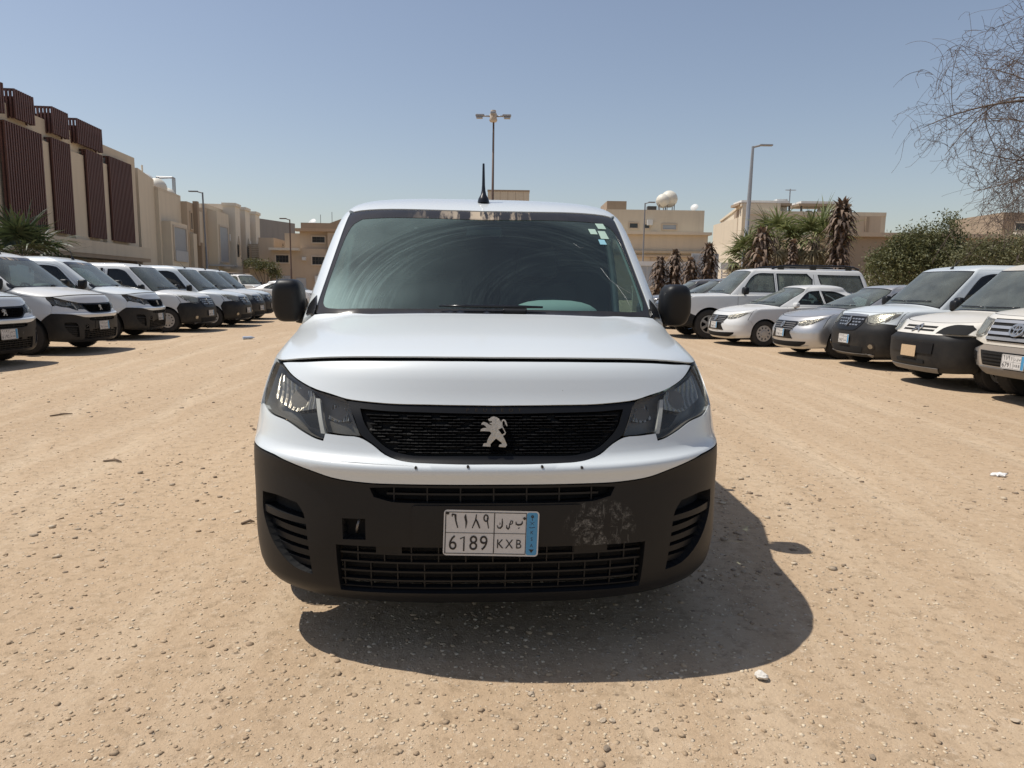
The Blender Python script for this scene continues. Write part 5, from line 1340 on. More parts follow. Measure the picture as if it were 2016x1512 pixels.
    k.tube([tuple(p[0]+n[0]*.014) for p, n in P], [.004, .007, .008, .008, .005], 6); k.build('wiper_blade', MA['gloss'], root, True)
    o = L('front', rrect(.075, .185, 1.203, 1.222, .008, 3), .03); panel('wiper_mount', S, o, MA['plastic'], root, off=.014, rim=.02, res=.04)
    # --- roof
    vr = S.v(17.45); um = S.umax()
    u0 = S.near((.744, 1.76, 1.722))
    rf = L('p3', [(0, 1.694, 1.738), (.3, 1.706, 1.736), (.69, 1.758, 1.730), (.72, 1.76, 1.727)], .05, False)
    rf += [(float(u), vr) for u in np.linspace(S.near((.75, 1.80, 1.73))[0], um, 70)]
    rf += [(um, S.v(19)), (um, S.v(19.97))]
    rf2 = sym(rf)
    # two halves meet along the roof's centre line
    panel('roof', S, rf2, W, root, res=.06, rim=.02)
    # --- body side, doors
    for sg in (1, -1):
        Mx = (lambda q: q) if sg > 0 else mir
        fe = L('side', [(.42, .741), (.50, .690), (.600, .608)]+arch(.892, .33, .402, 136, 0, 18)+[(1.296, .30), (1.325, .30), (1.325, 1.065), (1.20, 1.100), (1.0, 1.060), (.75, 1.029), (.60, 1.025)], .04, False)
        fe += L('p3', [(.850, .53, 1.021), (.866, .505, .985), (.87, .445, .93), (.876, .405, .868)], .03, False)
        fe = [(u, v) for u, v in fe]
        panel('fender', S, Mx(fe), W, root, res=.05, rim=.025)
        bs = L('p3', [(.812, 1.10, 1.196), (.741, 1.748, 1.716)], .05, False)
        bs += [(float(u), S.v(17.40)) for u in np.linspace(S.near((.757, 1.80, 1.728))[0], S.u_rear()+.06, 50)]
        bs += [(S.u_rear()+.06, float(v)) for v in np.linspace(S.v(17.2), S.v(.8), 30)]
        bs += L('side', [(4.1, .32)]+arch(3.677, .33, .40, 0, 180, 22)+[(3.26, .30), (1.335, .30), (1.335, 1.07), (1.22, 1.107), (1.13, 1.16)], .05, False)
        door = [(1.345, .37), (1.345, 1.06), (1.31, 1.12), (1.60, 1.42), (1.86, 1.655), (2.0, 1.685), (2.28, 1.70), (2.335, 1.66), (2.345, 1.1), (2.345, .40), (2.31, .36), (1.38, .36)]
        dh = L('side', door, .05)
        panel('body_side', S, Mx(bs), W, root, holes=[Mx(dh)], res=.07, rim=.03)
        def shrink(P, d):
            c = np.mean(P, 0); return [tuple(np.array(p)+(c-np.array(p))/max(np.linalg.norm(c-np.array(p)), 1e-6)*d) for p in P]
        dd = L('side', shrink(door, .006), .05)
        win = [(1.42, 1.135), (1.60, 1.335), (1.87, 1.60), (2.0, 1.63), (2.25, 1.645), (2.275, 1.62), (2.285, 1.14), (2.26, 1.12), (1.44, 1.12)]
        wh = L('side', win, .05)
        dr = panel('front_door', S, Mx(dd), W, root, holes=[Mx(wh)], res=.07, rim=.03)
        panel('door_window', S, Mx(L('side', shrink(win, -.012), .05)), MA['glass'], dr, off=-.014, rim=0, res=.08)
        panel('window_trim', S, Mx(L('side', shrink(win, -.022), .05)), MA['gloss'], dr, holes=[Mx(L('side', shrink(win, .012), .05))], off=.002, rim=.006, res=.06)
        panel('quarter_trim', S, Mx(L('side', [(1.33, 1.12), (1.46, 1.25), (1.46, 1.12)], .05)), MA['gloss'], dr, off=.004, rim=.006, res=.06)
        o = L('side', rrect(2.13, 2.28, .985, 1.02, .015, 3), .04); panel('door_handle', S, Mx(o), MA['plastic'], dr, off=.03, rim=.03, res=.05)
        o = L('side', [(1.30, .255), (1.30, .335), (3.27, .335), (3.27, .255)], .06); panel('sill', S, Mx(o), MA['plastic'], root, off=.004, rim=.02, res=.08)
        o = L('side', [(1.40, .50), (1.40, .58), (3.22, .58), (3.22, .50)], .06); panel('side_moulding', S, Mx(o), MA['plastic'], root, off=.014, rim=.014, res=.08)
        # sliding-door shut line
        for ya, za, yb, zb in ((2.40, .36, 2.40, 1.66), (3.13, .75, 3.13, 1.66)):
            o = L('side', [(ya-.003, za), (ya+.003, za), (yb+.003, zb), (yb-.003, zb)], .06); panel('shut_line', S, Mx(o), MA['void'], root, off=.0012, rim=0, res=.1)
        # mirror
        def mf(x, y, z):
            k_ = 1-.10*max(0, z/.1); return (x*k_*(1 if z > -.05 else .92), y*(1+.25*z/.1), z)
        mo = blob('wing_mirror', (sg*.968, 1.27, 1.243), (.078, .075, .105), (.62, .55), MA['plastic'], root, 16, mf)
        k = MB(); k.tube([(sg*.925, 1.285, 1.165), (sg*.90, 1.31, 1.155), (sg*.865, 1.36, 1.15)], [.035, .03, .04], 10); k.build('mirror_arm', MA['plastic'], mo, True)
        k = MB(); k.prism([(sg*.968+a, 1.245+b) for a, b in rrect(-.058, .058, -.085, .085, .03)], 1.347, 1.3495); k.build('mirror_glass', MA['chrome'], mo)
    # --- tail
    t_ = [(float(u), S.v(2)) for u in np.linspace(S.u_rear()+.075, um, 14)] + [(um, float(v)) for v in np.linspace(S.v(3), S.v(17.3), 20)]
    t_ += [(float(u), S.v(17.35)) for u in np.linspace(um-.01, S.u_rear()+.075, 12)] + [(S.u_rear()+.075, float(v)) for v in np.linspace(S.v(16), S.v(3), 12)]
    panel('rear_door', S, t_, W, root, res=.1); panel('rear_door', S, mir(t_), W, root, res=.1)
    t_ = [(float(u), S.v(.3)) for u in np.linspace(S.u_rear()+.03, um, 14)] + [(float(u), S.v(1.95)) for u in np.linspace(um, S.u_rear()+.03, 14)]
    panel('rear_bumper', S, t_, MA['plastic'], root, res=.1); panel('rear_bumper', S, mir(t_), MA['plastic'], root, res=.1)
    # --- wheels, underbody, cabin
    for sg in (1, -1):
        for y in (.892, 3.677):
            make_wheel(root, sg*.80, y, .325, .205, 'steel')
            k = MB(); q = arc(y, .33, .405, -10, 190, 16); V = [(sg*.885, a, b) for a, b in q]+[(sg*.60, a, b) for a, b in q]; n = len(q)
            k.add(V, [(i, i+1, n+i+1, n+i) for i in range(n-1)]+[tuple(n+i for i in range(n))]); k.build('wheel_well', MA['under'], root, fix=False)
    k = MB(); k.box(-.60, .60, .40, 4.2, .27, .42); k.box(-.86, .86, 1.33, 3.22, .24, .36); k.box(-.60, .60, .42, 1.0, .40, .98); k.box(-.74, .74, .34, .50, .27, .76); k.build('underbody', MA['under'], root)  # last box is an unseen blocker, added against sun leaking through the nose
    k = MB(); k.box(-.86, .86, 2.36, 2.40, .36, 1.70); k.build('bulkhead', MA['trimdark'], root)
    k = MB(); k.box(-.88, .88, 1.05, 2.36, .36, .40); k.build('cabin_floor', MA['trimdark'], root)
    k = MB(); q = [(1.06, .85), (1.075, 1.13), (1.15, 1.165), (1.30, 1.165), (1.42, 1.12), (1.46, 1.00), (1.40, .80), (1.45, .55), (1.05, .45)]
    k.prism(q, -.74, .74, 'yz'); db = k.build('dashboard', MA['dash'], root)
    blob('instrument_hood', (.36, 1.34, 1.155), (.235, .16, .105), (.8, .75), MA['trim'], db, 12)
    k = MB(); k.tube([(.36+.185*math.cos(a), 1.60+.07*math.sin(a), 1.09+.17*math.sin(a)) for a in np.linspace(0, 2*math.pi, 28)], .017, 8, caps=False)
    for a in (200, 340, 90): k.tube([(.36, 1.63, 1.06), (.36+.185*math.cos(math.radians(a)), 1.60+.07*math.sin(math.radians(a)), 1.09+.17*math.sin(math.radians(a)))], .015, 6)
    k.build('steering_wheel', MA['gloss'], root, True)
    for x in (-.36, .36):
        k = MB(); k.bbox(x-.25, x+.25, 1.75, 2.2, .60, .78, .05); k.prism([(2.10, .72), (2.20, .72), (2.34, 1.32), (2.30, 1.36), (2.22, 1.34)], x-.24, x+.24, 'yz')
        se = k.build('seat', MA['seat'], root, True, 40)
        k = MB(); k.bbox(x-.13, x+.13, 2.26, 2.35, 1.38, 1.58, .04); k.build('headrest', MA['seat'], se, True, 40)
    # cabin linings: A-pillars, headlining, inner roof
    for sg in (1, -1):
        q = L('p3', [(.79, 1.12, 1.215), (.84, 1.30, 1.16), (.84, 1.42, 1.22), (.80, 1.72, 1.52), (.76, 1.86, 1.66), (.715, 1.74, 1.70), (.745, 1.56, 1.585), (.785, 1.26, 1.335)], .05)
        panel('pillar_trim', S, q if sg > 0 else mir(q), MA['trim'], root, off=-.035, rim=0, res=.06)
        k = MB(); k.box(*sorted((sg*.82, sg*.86)), 1.40, 2.30, .40, 1.08); k.build('door_lining', MA['trim'], root)
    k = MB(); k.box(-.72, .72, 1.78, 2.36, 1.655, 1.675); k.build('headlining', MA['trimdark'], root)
    k = MB(); k.bbox(-.10, .10, 1.60, 1.64, 1.585, 1.645, .015); k.build('rear_view_mirror', MA['gloss'], root)
    # antenna
    k = MB(); k.lathe([(.0, -.012), (.033, -.012), (.034, 0), (.030, .018), (.017, .042), (.0115, .068), (.009, .10), (.0062, .228), (0, .232)], 16, 'z')
    an = k.build('antenna', MA['gloss'], root, True, 50, fix=False); p, n = S.at([S.cast('top', 0.001, 1.86)])
    an.location = tuple(p[0]+np.array([.0, 0, .004])); an.rotation_euler = (math.radians(-14), 0, 0)
    return root, S
# ---------------------------------------------------------------- other vehicles
def car_rings(d):
    g = d.get; L, w = d['L'], d['w']; zb, zh = d['zb'], d['zh']; yh = d['yh']; wt = d['wt']; H = d['H']
    b0, b1 = d['belt']; n = g('n', 2.6); yc = g('ycorner', .48)
    zn = g('znose', zh-.22)             # height where the nose stands furthest forward
    rw = w-.05; ry = g('rear', L); yrc = L-.18
    yA, yAt = d['yA'], d['yAt']; yC, zC = d['cowl']; yT, zT = d['head']
    rb, zrb = g('rbase', (L-.06, b1+.05)); rt, zrt = g('rtop', (L-.20, H-.12))
    zr_lo = lambda z: z
    m = lambda a, b, t: a+(b-a)*t
    R = []
    R.append((.10, zb, yc+.05, zb+.04, w-.06, n, w-.05, zb+.05, yrc-.02, rw-.05, L-.05, zb+.08))
    R.append((.03, zb+.07, yc+.03, zb+.10, w-.025, n, w-.02, zb+.10, yrc, rw-.01, L-.01, zb+.14))
    R.append((.00, m(zb, zn, .6), yc, m(zb, zn, .6), w-.012, n, w-.003, m(zb, zn, .6), yrc, rw, L, m(zb, zn, .65)))
    R.append((g('ynose', .0), zn, yc, zn+.02, w-.01, n, w, zn+.03, yrc, rw, L-.005, zn+.04))
    R.append((m(g('ynose', .0), yh, .35), m(zn, zh, .5), yc+.08, m(zn, b0-.07, .55), w-.02, n, w-.004, m(zn, b1-.06, .5), yrc, rw, L-.01, m(zn, b1, .5)))
    R.append((m(g('ynose', .0), yh, .75), zh-.035, yc+.2, b0-.075, w-.032, n, w-.012, b1-.06, yrc-.01, rw-.01, L-.02, b1-.06))
    R.append((yh, zh, yc+.28, b0-.045, w-.04, n, w-.016, b1-.04, yrc-.01, rw-.015, L-.025, b1-.03))
    R.append((m(yh, yC, .45), m(zh, zC, .5)+g('hbulge', .02), m(yc+.28, yA, .45), b0-.025, w-.05, n, w-.02, b1-.025, yrc-.02, rw-.02, L-.03, b1-.01))
    R.append((yC-.04, zC-.012, yA-.04, b0-.008, w-.062, n+.3, w-.024, b1-.01, yrc-.02, rw-.025, L-.035, b1+.01))
    R.append((yC, zC+.015, yA, b0+.012, w-.066, n+.4, w-.028, b1+.008, g('rsb', yrc-.03), rw-.03, rb, zrb))
    R.append((m(yC, yT, .5), m(zC, zT, .53), m(yA, yAt, .5), m(b0, H-.17, .52), m(w-.066, wt+.01, .5), n+.6, m(w-.028, wt+.05, .5), m(b1, H-.16, .52), m(g('rsb', yrc-.03), g('rst', yrc-.10), .5), m(rw-.03, wt, .5), m(rb, rt, .5), m(zrb, zrt, .52)))
    R.append((yT-.05, zT-.035, yAt-.04, H-.19, wt+.02, n+.9, wt+.06, H-.175, g('rst', yrc-.10)-.01, wt+.01, rt-.03, zrt-.03))
    R.append((yT, zT, yAt, H-.135, wt, n+1, wt+.035, H-.12, g('rst', yrc-.10)-.03, wt-.005, rt-.06, zrt))
    R.append((yT+.16, zT+.045, yAt+.12, H-.06, wt-.06, n+1, wt-.02, H-.055, g('rst', yrc-.10)-.08, wt-.05, rt-.13, zrt+.04))
    R.append((yT+.5, H-.01, yAt+.45, H-.018, wt*.66, n+1, wt*.70, H-.018, g('rst', yrc-.10)-.25, wt*.66, rt-.35, H-.03))
    R.append((yT+.8, H, yAt+.85, H-.001, .012, n, .012, H-.001, g('rst', yrc-.10)-.5, .012, rt-.7, H-.005))
    return R

def shrink(P, d):
    c = np.mean(P, 0); return [tuple(np.array(p)+(c-np.array(p))/max(np.linalg.norm(c-np.array(p)), 1e-6)*d) for p in P]

def build_car(name, d, paint, glass='glass_far', res=.07):
    """one vehicle: panels laid on its shell. d holds the proportions and the outlines of everything that sits on the skin"""
    S = Shell(car_rings(d), NF=26, NS=30, NR=10, nv=6, nr=d.get('nr', 3.0))
    root = empty(name); g = d.get; L = S.line; P_ = M[paint]; um = S.umax(); uf = S.u_front(); ur = S.u_rear()
    lowmat = M[g('lower', paint)]
    fw, rwy, ar = d['fw'], d['rw'], d['arch']; R = d['R']
    uh = .90*uf
    # hood
    hw = [(float(u), S.v(6.06)) for u in np.linspace(0, uh, 14)] + [(uh, float(v)) for v in np.linspace(S.v(6.2), S.v(8.2), 12)] + [(float(u), S.v(8.25)) for u in np.linspace(uh, 0, 14)]
    panel('hood', S, sym(hw), P_, root, res=res, rim=.015)
    # nose and bumper, cut by the wheel arches
    zb = d['zb']
    cut = g('cut', (.42, S.at([(uf, S.v(3.4))])[0][0][2]))      # where the bumper meets the fender on the side (y, z)
    nb = L('side', [(cut[0], cut[1])] + g('cutline', []) + arch(fw, R, ar, 150, 183, 7) + [(fw-ar, zb+.06)], .04, False)
    up = [(float(u), S.v(5.98)) for u in np.linspace(0, uh-.004, 16)] + [(uh-.004, float(v)) for v in np.linspace(S.v(5.8), nb[0][1]+.02, 6)]
    bt = [(float(u), S.v(.03)) for u in np.linspace(nb[-1][0], 0, 16)]
    if g('split') is not None:     # lower part in its own colour, with its own upper edge (front view, x z)
        sp = L('front', g('split')[:-1], .03, False) + [nb[0]]
        panel('nose', S, sym(up + sp[::-1]), P_, root, res=res, rim=.012)
        bo = panel('front_bumper', S, sym([(u, v-.006) for u, v in sp] + nb[1:] + bt), lowmat, root, res=res, rim=.012)
    else:
        bo = panel('front_bumper', S, sym(up + nb + bt), lowmat, root, res=res, rim=.012)
    # windshield
    yA, yAt = d['yA'], d['yAt']
    uw = .865*uf
    ws = [(float(u), S.v(8.75)) for u in np.linspace(0, uw, 12)] + [(uw, float(v)) for v in np.linspace(S.v(9), S.v(11.9), 12)] + [(float(u), S.v(12.0)) for u in np.linspace(uw, 0, 12)]
    wi = [(float(u), S.v(9.0)) for u in np.linspace(0, uw-.05, 12)] + [(uw-.03, float(v)) for v in np.linspace(S.v(9.15), S.v(11.6), 12)] + [(float(u), S.v(11.75)) for u in np.linspace(uw-.06, 0, 12)]
    wsp = panel('windshield', S, sym(wi), M[glass], root, off=-.006, rim=0, res=.1)
    panel('windshield_border', S, sym(ws), M['gloss'], wsp, holes=[sym(wi)], off=-.004, rim=.01, res=.09)
    cw = [(float(u), S.v(8.2)) for u in np.linspace(0, uw, 12)] + [(float(u), S.v(9.02)) for u in np.linspace(uw, 0, 12)]
    panel('cowl', S, sym(cw), M['plastic'], root, off=-.015, rim=0, res=.1)
    k = MB()
    for x0, x1 in ((-.55, -.02), (.02, .58)):
        pts = [S.at([S.cast('front', x, d['cowl'][1]+.045+.01*abs(x))]) for x in np.linspace(x0, x1, 5)]
        k.tube([tuple(p[0]+n[0]*.012) for p, n in pts], .008, 5)
        k.build('wiper_blade', M['gloss'], root, True); k = MB()
    # roof
    rf = [(float(u), S.v(12.06)) for u in np.linspace(0, .885*uf, 12)] + [(float(u), S.v(12.4)) for u in np.linspace(.90*uf, um, 50)] + [(um, S.v(13.5)), (um, S.v(14.97))]
    panel('roof', S, sym(rf), P_, root, res=.09, rim=.015)
    wins = g('wins'); ds = g('doors', [])
    for sg in (1, -1):
        Mx = (lambda q: q) if sg > 0 else mir
        bs = [(uh+.004, S.v(8.25)), (uw+.006, S.v(8.8))] + [(uw+.006, float(v)) for v in np.linspace(S.v(9.2), S.v(12.0), 12)]
        bs += [(float(u), S.v(12.36)) for u in np.linspace(.895*uf, ur+.05, 40)]
        bs += [(ur+.05, float(v)) for v in np.linspace(S.v(12), S.v(1.0), 20)]
        bs += L('side', arch(rwy, R, ar, 0, 180, 18) + [(rwy-ar, zb+.06), (fw+ar, zb+.06)] + arch(fw, R, ar, 0, 149, 18), .05, False)
        bs += [(u+.004, v+.002) for u, v in L('side', g('cutline', [])[::-1] + [cut], .04, False)]
        bs += [(uh+.004, float(v)) for v in np.linspace(nb[0][1]+.02, S.v(8.1), 14)]
        holes = [Mx(L('side', w_, .05)) for w_ in wins]
        so = panel('body_side', S, Mx(bs), P_, root, holes=holes, res=res, rim=.02)
        for w_ in wins:
            wg = panel('side_window', S, Mx(L('side', shrink(w_, -.01), .05)), M[g('winglass', 'glass')], root, off=-.012, rim=0, res=.1)
            panel('window_trim', S, Mx(L('side', shrink(w_, -.018), .05)), M['gloss'], wg, holes=[Mx(L('side', shrink(w_, .012), .05))], off=.003, rim=.006, res=.08)
        for ln in ds:       # door shut lines
            o = L('side', [(a-.004, b) for a, b in ln] + [(a+.004, b) for a, b in ln[::-1]], .06); panel('shut_line', S, Mx(o), M['void'], so, off=.0015, rim=0, res=.1)
        for (hy, hz) in g('handles', []):
            panel('door_handle', S, Mx(L('side', rrect(hy-.09, hy+.09, hz-.018, hz+.018, .012, 3), .04)), M[g('handlemat', 'plastic')], so, off=.025, rim=.025, res=.05)
        if g('sill', True):
            panel('sill', S, Mx(L('side', [(fw+ar+.02, zb+.015), (fw+ar+.02, zb+.08), (rwy-ar-.02, zb+.08), (rwy-ar-.02, zb+.015)], .06)), M['plastic'], root, off=.003, rim=.02, res=.1)
        mx, my, mz, ms = d['mirror']
        mo = blob('wing_mirror', (sg*mx, my, mz), ms, (.6, .55), M[g('mirrormat', 'plastic')], root, 10)
        k = MB(); k.tube([(sg*(mx-ms[0]*.6), my+.02, mz-ms[2]*.6), (sg*(mx-ms[0]-.06), my+.05, mz-ms[2]*.9)], .03, 8); k.build('mirror_arm', M['plastic'], mo, True)
        for y in (fw, rwy):
            make_wheel(root, sg*(d['w']-.125), y, R, g('tw', .19), g('wheel', 'cover'), g('rim'))
            k = MB(); q = arc(y, R, ar+.01, -12, 192, 14); V = [(sg*(d['w']-.035), a, b) for a, b in q]+[(sg*.50, a, b) for a, b in q]; n = len(q)
            k.add(V, [(i, i+1, n+i+1, n+i) for i in range(n-1)]+[tuple(n+i for i in range(n))]); k.build('wheel_well', M['under'], root, fix=False)
    # things on the skin
    for nm, mode, pts, mat, off, both in g('on', []):
        for sg in ((1, -1) if both else (1,)):
            o = L(mode, pts, .03); o = o if sg > 0 else mir(o)
            par = root
            if nm in ('headlight',):
                h = panel('headlight', S, o, M['lampdark'], root, off=off-.012, rim=.012, res=.06)
                cs = np.array(o); c0 = cs.mean(0); inn = [tuple(c0+(p-c0)*.76) for p in cs]
                panel('reflector', S, inn, M[g('lampmat', 'cleareye')], h, off=off-.006, rim=.004, res=.06)
                panel('lens', S, o, M['lens'], h, off=off, rim=.008, res=.06)
            else: panel(nm, S, o, M[mat], root, off=off, rim=max(.004, abs(off)), res=.06)
    # tail
    t_ = [(float(u), S.v(2)) for u in np.linspace(ur+.06, um, 10)] + [(um, float(v)) for v in np.linspace(S.v(3), S.v(9.1), 12)] + [(float(u), S.v(9.1)) for u in np.linspace(um-.01, ur+.06, 8)] + [(ur+.06, float(v)) for v in np.linspace(S.v(8), S.v(3), 8)]
    rg = [(float(u), S.v(9.15)) for u in np.linspace(ur+.06, um, 8)] + [(um, float(v)) for v in np.linspace(S.v(10), S.v(12.3), 10)] + [(float(u), S.v(12.3)) for u in np.linspace(um-.01, ur+.06, 8)] + [(ur+.06, float(v)) for v in np.linspace(S.v(11.5), S.v(9.8), 6)]
    rb_ = [(float(u), S.v(.1)) for u in np.linspace(ur+.03, um, 10)] + [(float(u), S.v(1.95)) for u in np.linspace(um, ur+.03, 10)]
    for q in (t_, mir(t_)): panel('tailgate', S, q, P_, root, res=.12)
    for q in (rg, mir(rg)): panel('rear_window', S, q, M['glass_dark'], root, res=.15, rim=0)
    for q in (rb_, mir(rb_)): panel('rear_bumper', S, q, lowmat, root, res=.12)
    # cabin
    k = MB(); Ln = d['L']; w = d['w']; yC, zC = d['cowl']
    k.box(-w+.30, w-.30, .35, Ln-.3, zb+.05, zb+.22); k.box(-w+.06, w-.06, fw+ar+.02, rwy-ar-.02, zb+.03, zb+.18); k.box(-w+.32, w-.32, .40, yC, zb+.2, zC-.22); k.build('underbody', M['under'], root)
    k = MB(); k.prism([(yC+.10, zb+.2), (yC+.10, zC-.09), (yC+.22, zC-.045), (yC+.42, zC-.05), (yC+.50, zC-.15), (yC+.48, zb+.2)], -w+.17, w-.17, 'yz'); k.build('dashboard', M['dash'], root)
    ys = yAt+.35
    for x in (-.36, .36):
        k = MB(); k.bbox(x-.24, x+.24, ys-.42, ys, zb+.30, zb+.46, .05); k.prism([(ys-.08, zb+.42), (ys+.05, zb+.42), (ys+.20, min(d['H']-.42, zb+1.0)), (ys+.12, min(d['H']-.40, zb+1.02))], x-.23, x+.23, 'yz'); se = k.build('seat', M['seat'], root, True, 40)
        k = MB(); hz = min(d['H']-.40, zb+1.0); k.bbox(x-.12, x+.12, ys+.12, ys+.20, hz+.03, hz+.19, .035); k.build('headrest', M['seat'], se, True, 40)
    if g('bulkhead'):
        k = MB(); k.box(-w+.08, w-.08, ys+.24, ys+.28, zb+.15, d['H']-.15); k.build('bulkhead', M['trimdark'], root)
    else:
        k = MB(); k.bbox(-w+.2, w-.2, ys+.7, ys+.85, zb+.4, min(d['H']-.45, zb+.95), .05); k.build('rear_seat', M['seat'], root, True, 40)
    if g('antenna'):
        p, n = S.at([S.cast('top', .02, d['head'][0]+.14)]); k = MB(); k.lathe([(0, -.01), (.03, -.01), (.025, .02), (.008, .05), (.004, .2), (0, .2)], 8, 'z')
        an = k.build('antenna', M['gloss'], root, True, 50, fix=False); an.location = tuple(p[0]); an.rotation_euler = (math.radians(-40), 0, 0)
    if g('extra'): d['extra'](root, S)
    if g('plate'):
        dg, lt, x, z, mt = d['plate']
        p, n = S.at([S.cast('front', x if abs(x) > 0.001 else .002, z)])
        number_plate(root, tuple(p[0]+n[0]*.022), (math.radians(-3), 0, math.atan2(n[0][0], -n[0][1])*1.0), dg, lt, dg, None if not dg else 'dkb'[:2] + 'b', detail=False, mat=mt, W=g('pw', .323), H=g('ph', .157))
    return root, S
# ---------------------------------------------------------------- emblems and grille bars
def on_skin_bars(S, parent, name, mat, bars, off=.006, dep=.012):
    """bars = [(x0, x1, zc, h)] laid across the nose"""
    k = MB()
    for x0, x1, zc, h in bars:
        n = max(1, int(abs(x1-x0)/.08))
        A, na = S.at([S.cast('front', x0+(x1-x0)*i/n, zc-h/2) for i in range(n+1)]); B, nb = S.at([S.cast('front', x0+(x1-x0)*i/n, zc+h/2) for i in range(n+1)])
        q = n+1; V = list(A+na*off)+list(B+nb*off)+list(A+na*(off-dep))+list(B+nb*(off-dep)); F = []
        for i in range(n): F += [(i, i+1, q+i+1, q+i), (i, 2*q+i, 2*q+i+1, i+1), (q+i, q+i+1, 3*q+i+1, 3*q+i)]
        F += [(0, q, 3*q, 2*q), (n, 2*q+n, 3*q+n, q+n)]
        k.add(V, F)
    return k.build(name, M[mat], parent, fix=False)

def on_skin_poly(S, parent, name, mat, outline, holes=(), off=.02, rim=.012):
    v2, F = tri2d(outline, holes, .05); p, n = S.at([S.cast('front', a, b) for a, b in v2])
    n = np.repeat(n.mean(0)[None], len(p), 0)
    return skin(name, p+n*off, n, F, M[mat], parent, rim)

def dokker_face(root, S):
    bars = []
    for r, z in enumerate((.845, .795, .745)):
        for c in range(-4, 5):
            x = c*.082+(.041 if r % 2 else 0)
            if abs(x) > .075 and abs(x) < .36-r*.03: bars.append((x-.030, x+.030, z, .022))
    on_skin_bars(S, root, 'grille_studs', 'chrome', bars, .012, .014)
    on_skin_poly(S, root, 'lozenge_emblem', 'chrome', [(0, .895), (.052, .80), (0, .705), (-.052, .80)], [[(0, .855), (.024, .80), (0, .745), (-.024, .80)]], .028)

def sedan_face(root, S):
    on_skin_bars(S, root, 'grille_bars', 'steel', [(-.38, .38, z, .012) for z in (.67, .63, .59, .55)], .014, .014)
    t = arc(0, .635, .055, 0, 360, 18, .06)[:-1]; on_skin_poly(S, root, 'round_emblem', 'chrome', t, [arc(0, .635, .036, 0, 360, 12, .04)[:-1]], .03)
    on_skin_poly(S, root, 'emblem_centre', 'chrome', [(-.03, .68), (-.012, .68), (0, .61), (.012, .68), (.03, .68), (.006, .585), (-.006, .585)], (), .03)

def berlingo_face(root, S):
    on_skin_bars(S, root, 'grille_slots', 'void', [(-.33, .33, .845, .026), (-.33, .33, .80, .024)], .004, .004)
    for z0 in (.79, .835):
        on_skin_poly(S, root, 'chevron_emblem', 'chrome', [(-.075, z0-.03), (0, z0+.02), (.075, z0-.03), (.075, z0-.005), (0, z0+.045), (-.075, z0-.005)], (), .016)
    on_skin_bars(S, root, 'bumper_slot', 'void', [(-.36, .36, .60, .03), (-.30, .30, .36, .05)], .012, .008)

def toyota_face(root, S):
    on_skin_bars(S, root, 'grille_bars', 'silver', [(-.46, .46, z, .034) for z in (.985, .915, .845, .785)], .02, .02)
    on_skin_poly(S, root, 'oval_emblem', 'chrome', arc(0, .885, .105, 0, 360, 24, .078)[:-1], [arc(0, .885, .083, 0, 360, 20, .060)[:-1]], .045)
    on_skin_poly(S, root, 'oval_emblem', 'chrome', arc(0, .885, .036, 0, 360, 18, .066)[:-1], [arc(0, .885, .022, 0, 360, 14, .050)[:-1]], .046)
    on_skin_poly(S, root, 'oval_emblem', 'chrome', arc(0, .912, .080, 0, 360, 20, .034)[:-1], [arc(0, .912, .064, 0, 360, 16, .020)[:-1]], .046)
    on_skin_bars(S, root, 'lower_grille_bars', 'plastic', [(-.5, .5, z, .016) for z in (.60, .56, .52, .48)], .012, .012)

def suv_extra(root, S):
    for sg in (1, -1):
        k = MB(); k.tube([(sg*.60, 2.75, 1.90), (sg*.61, 2.95, 1.965), (sg*.62, 3.3, 1.985), (sg*.62, 4.8, 1.985), (sg*.61, 5.05, 1.96), (sg*.60, 5.2, 1.90)], .028, 8)
        for y in (3.0, 3.9, 4.9): k.box(sg*.61-.03, sg*.61+.03, y-.08, y+.08, 1.88, 1.97)
        k.build('roof_rail', M['gloss'], root, True, 40)

def CIRC(x, z, r): return arc(x, z, r, 0, 360, 14)[:-1]

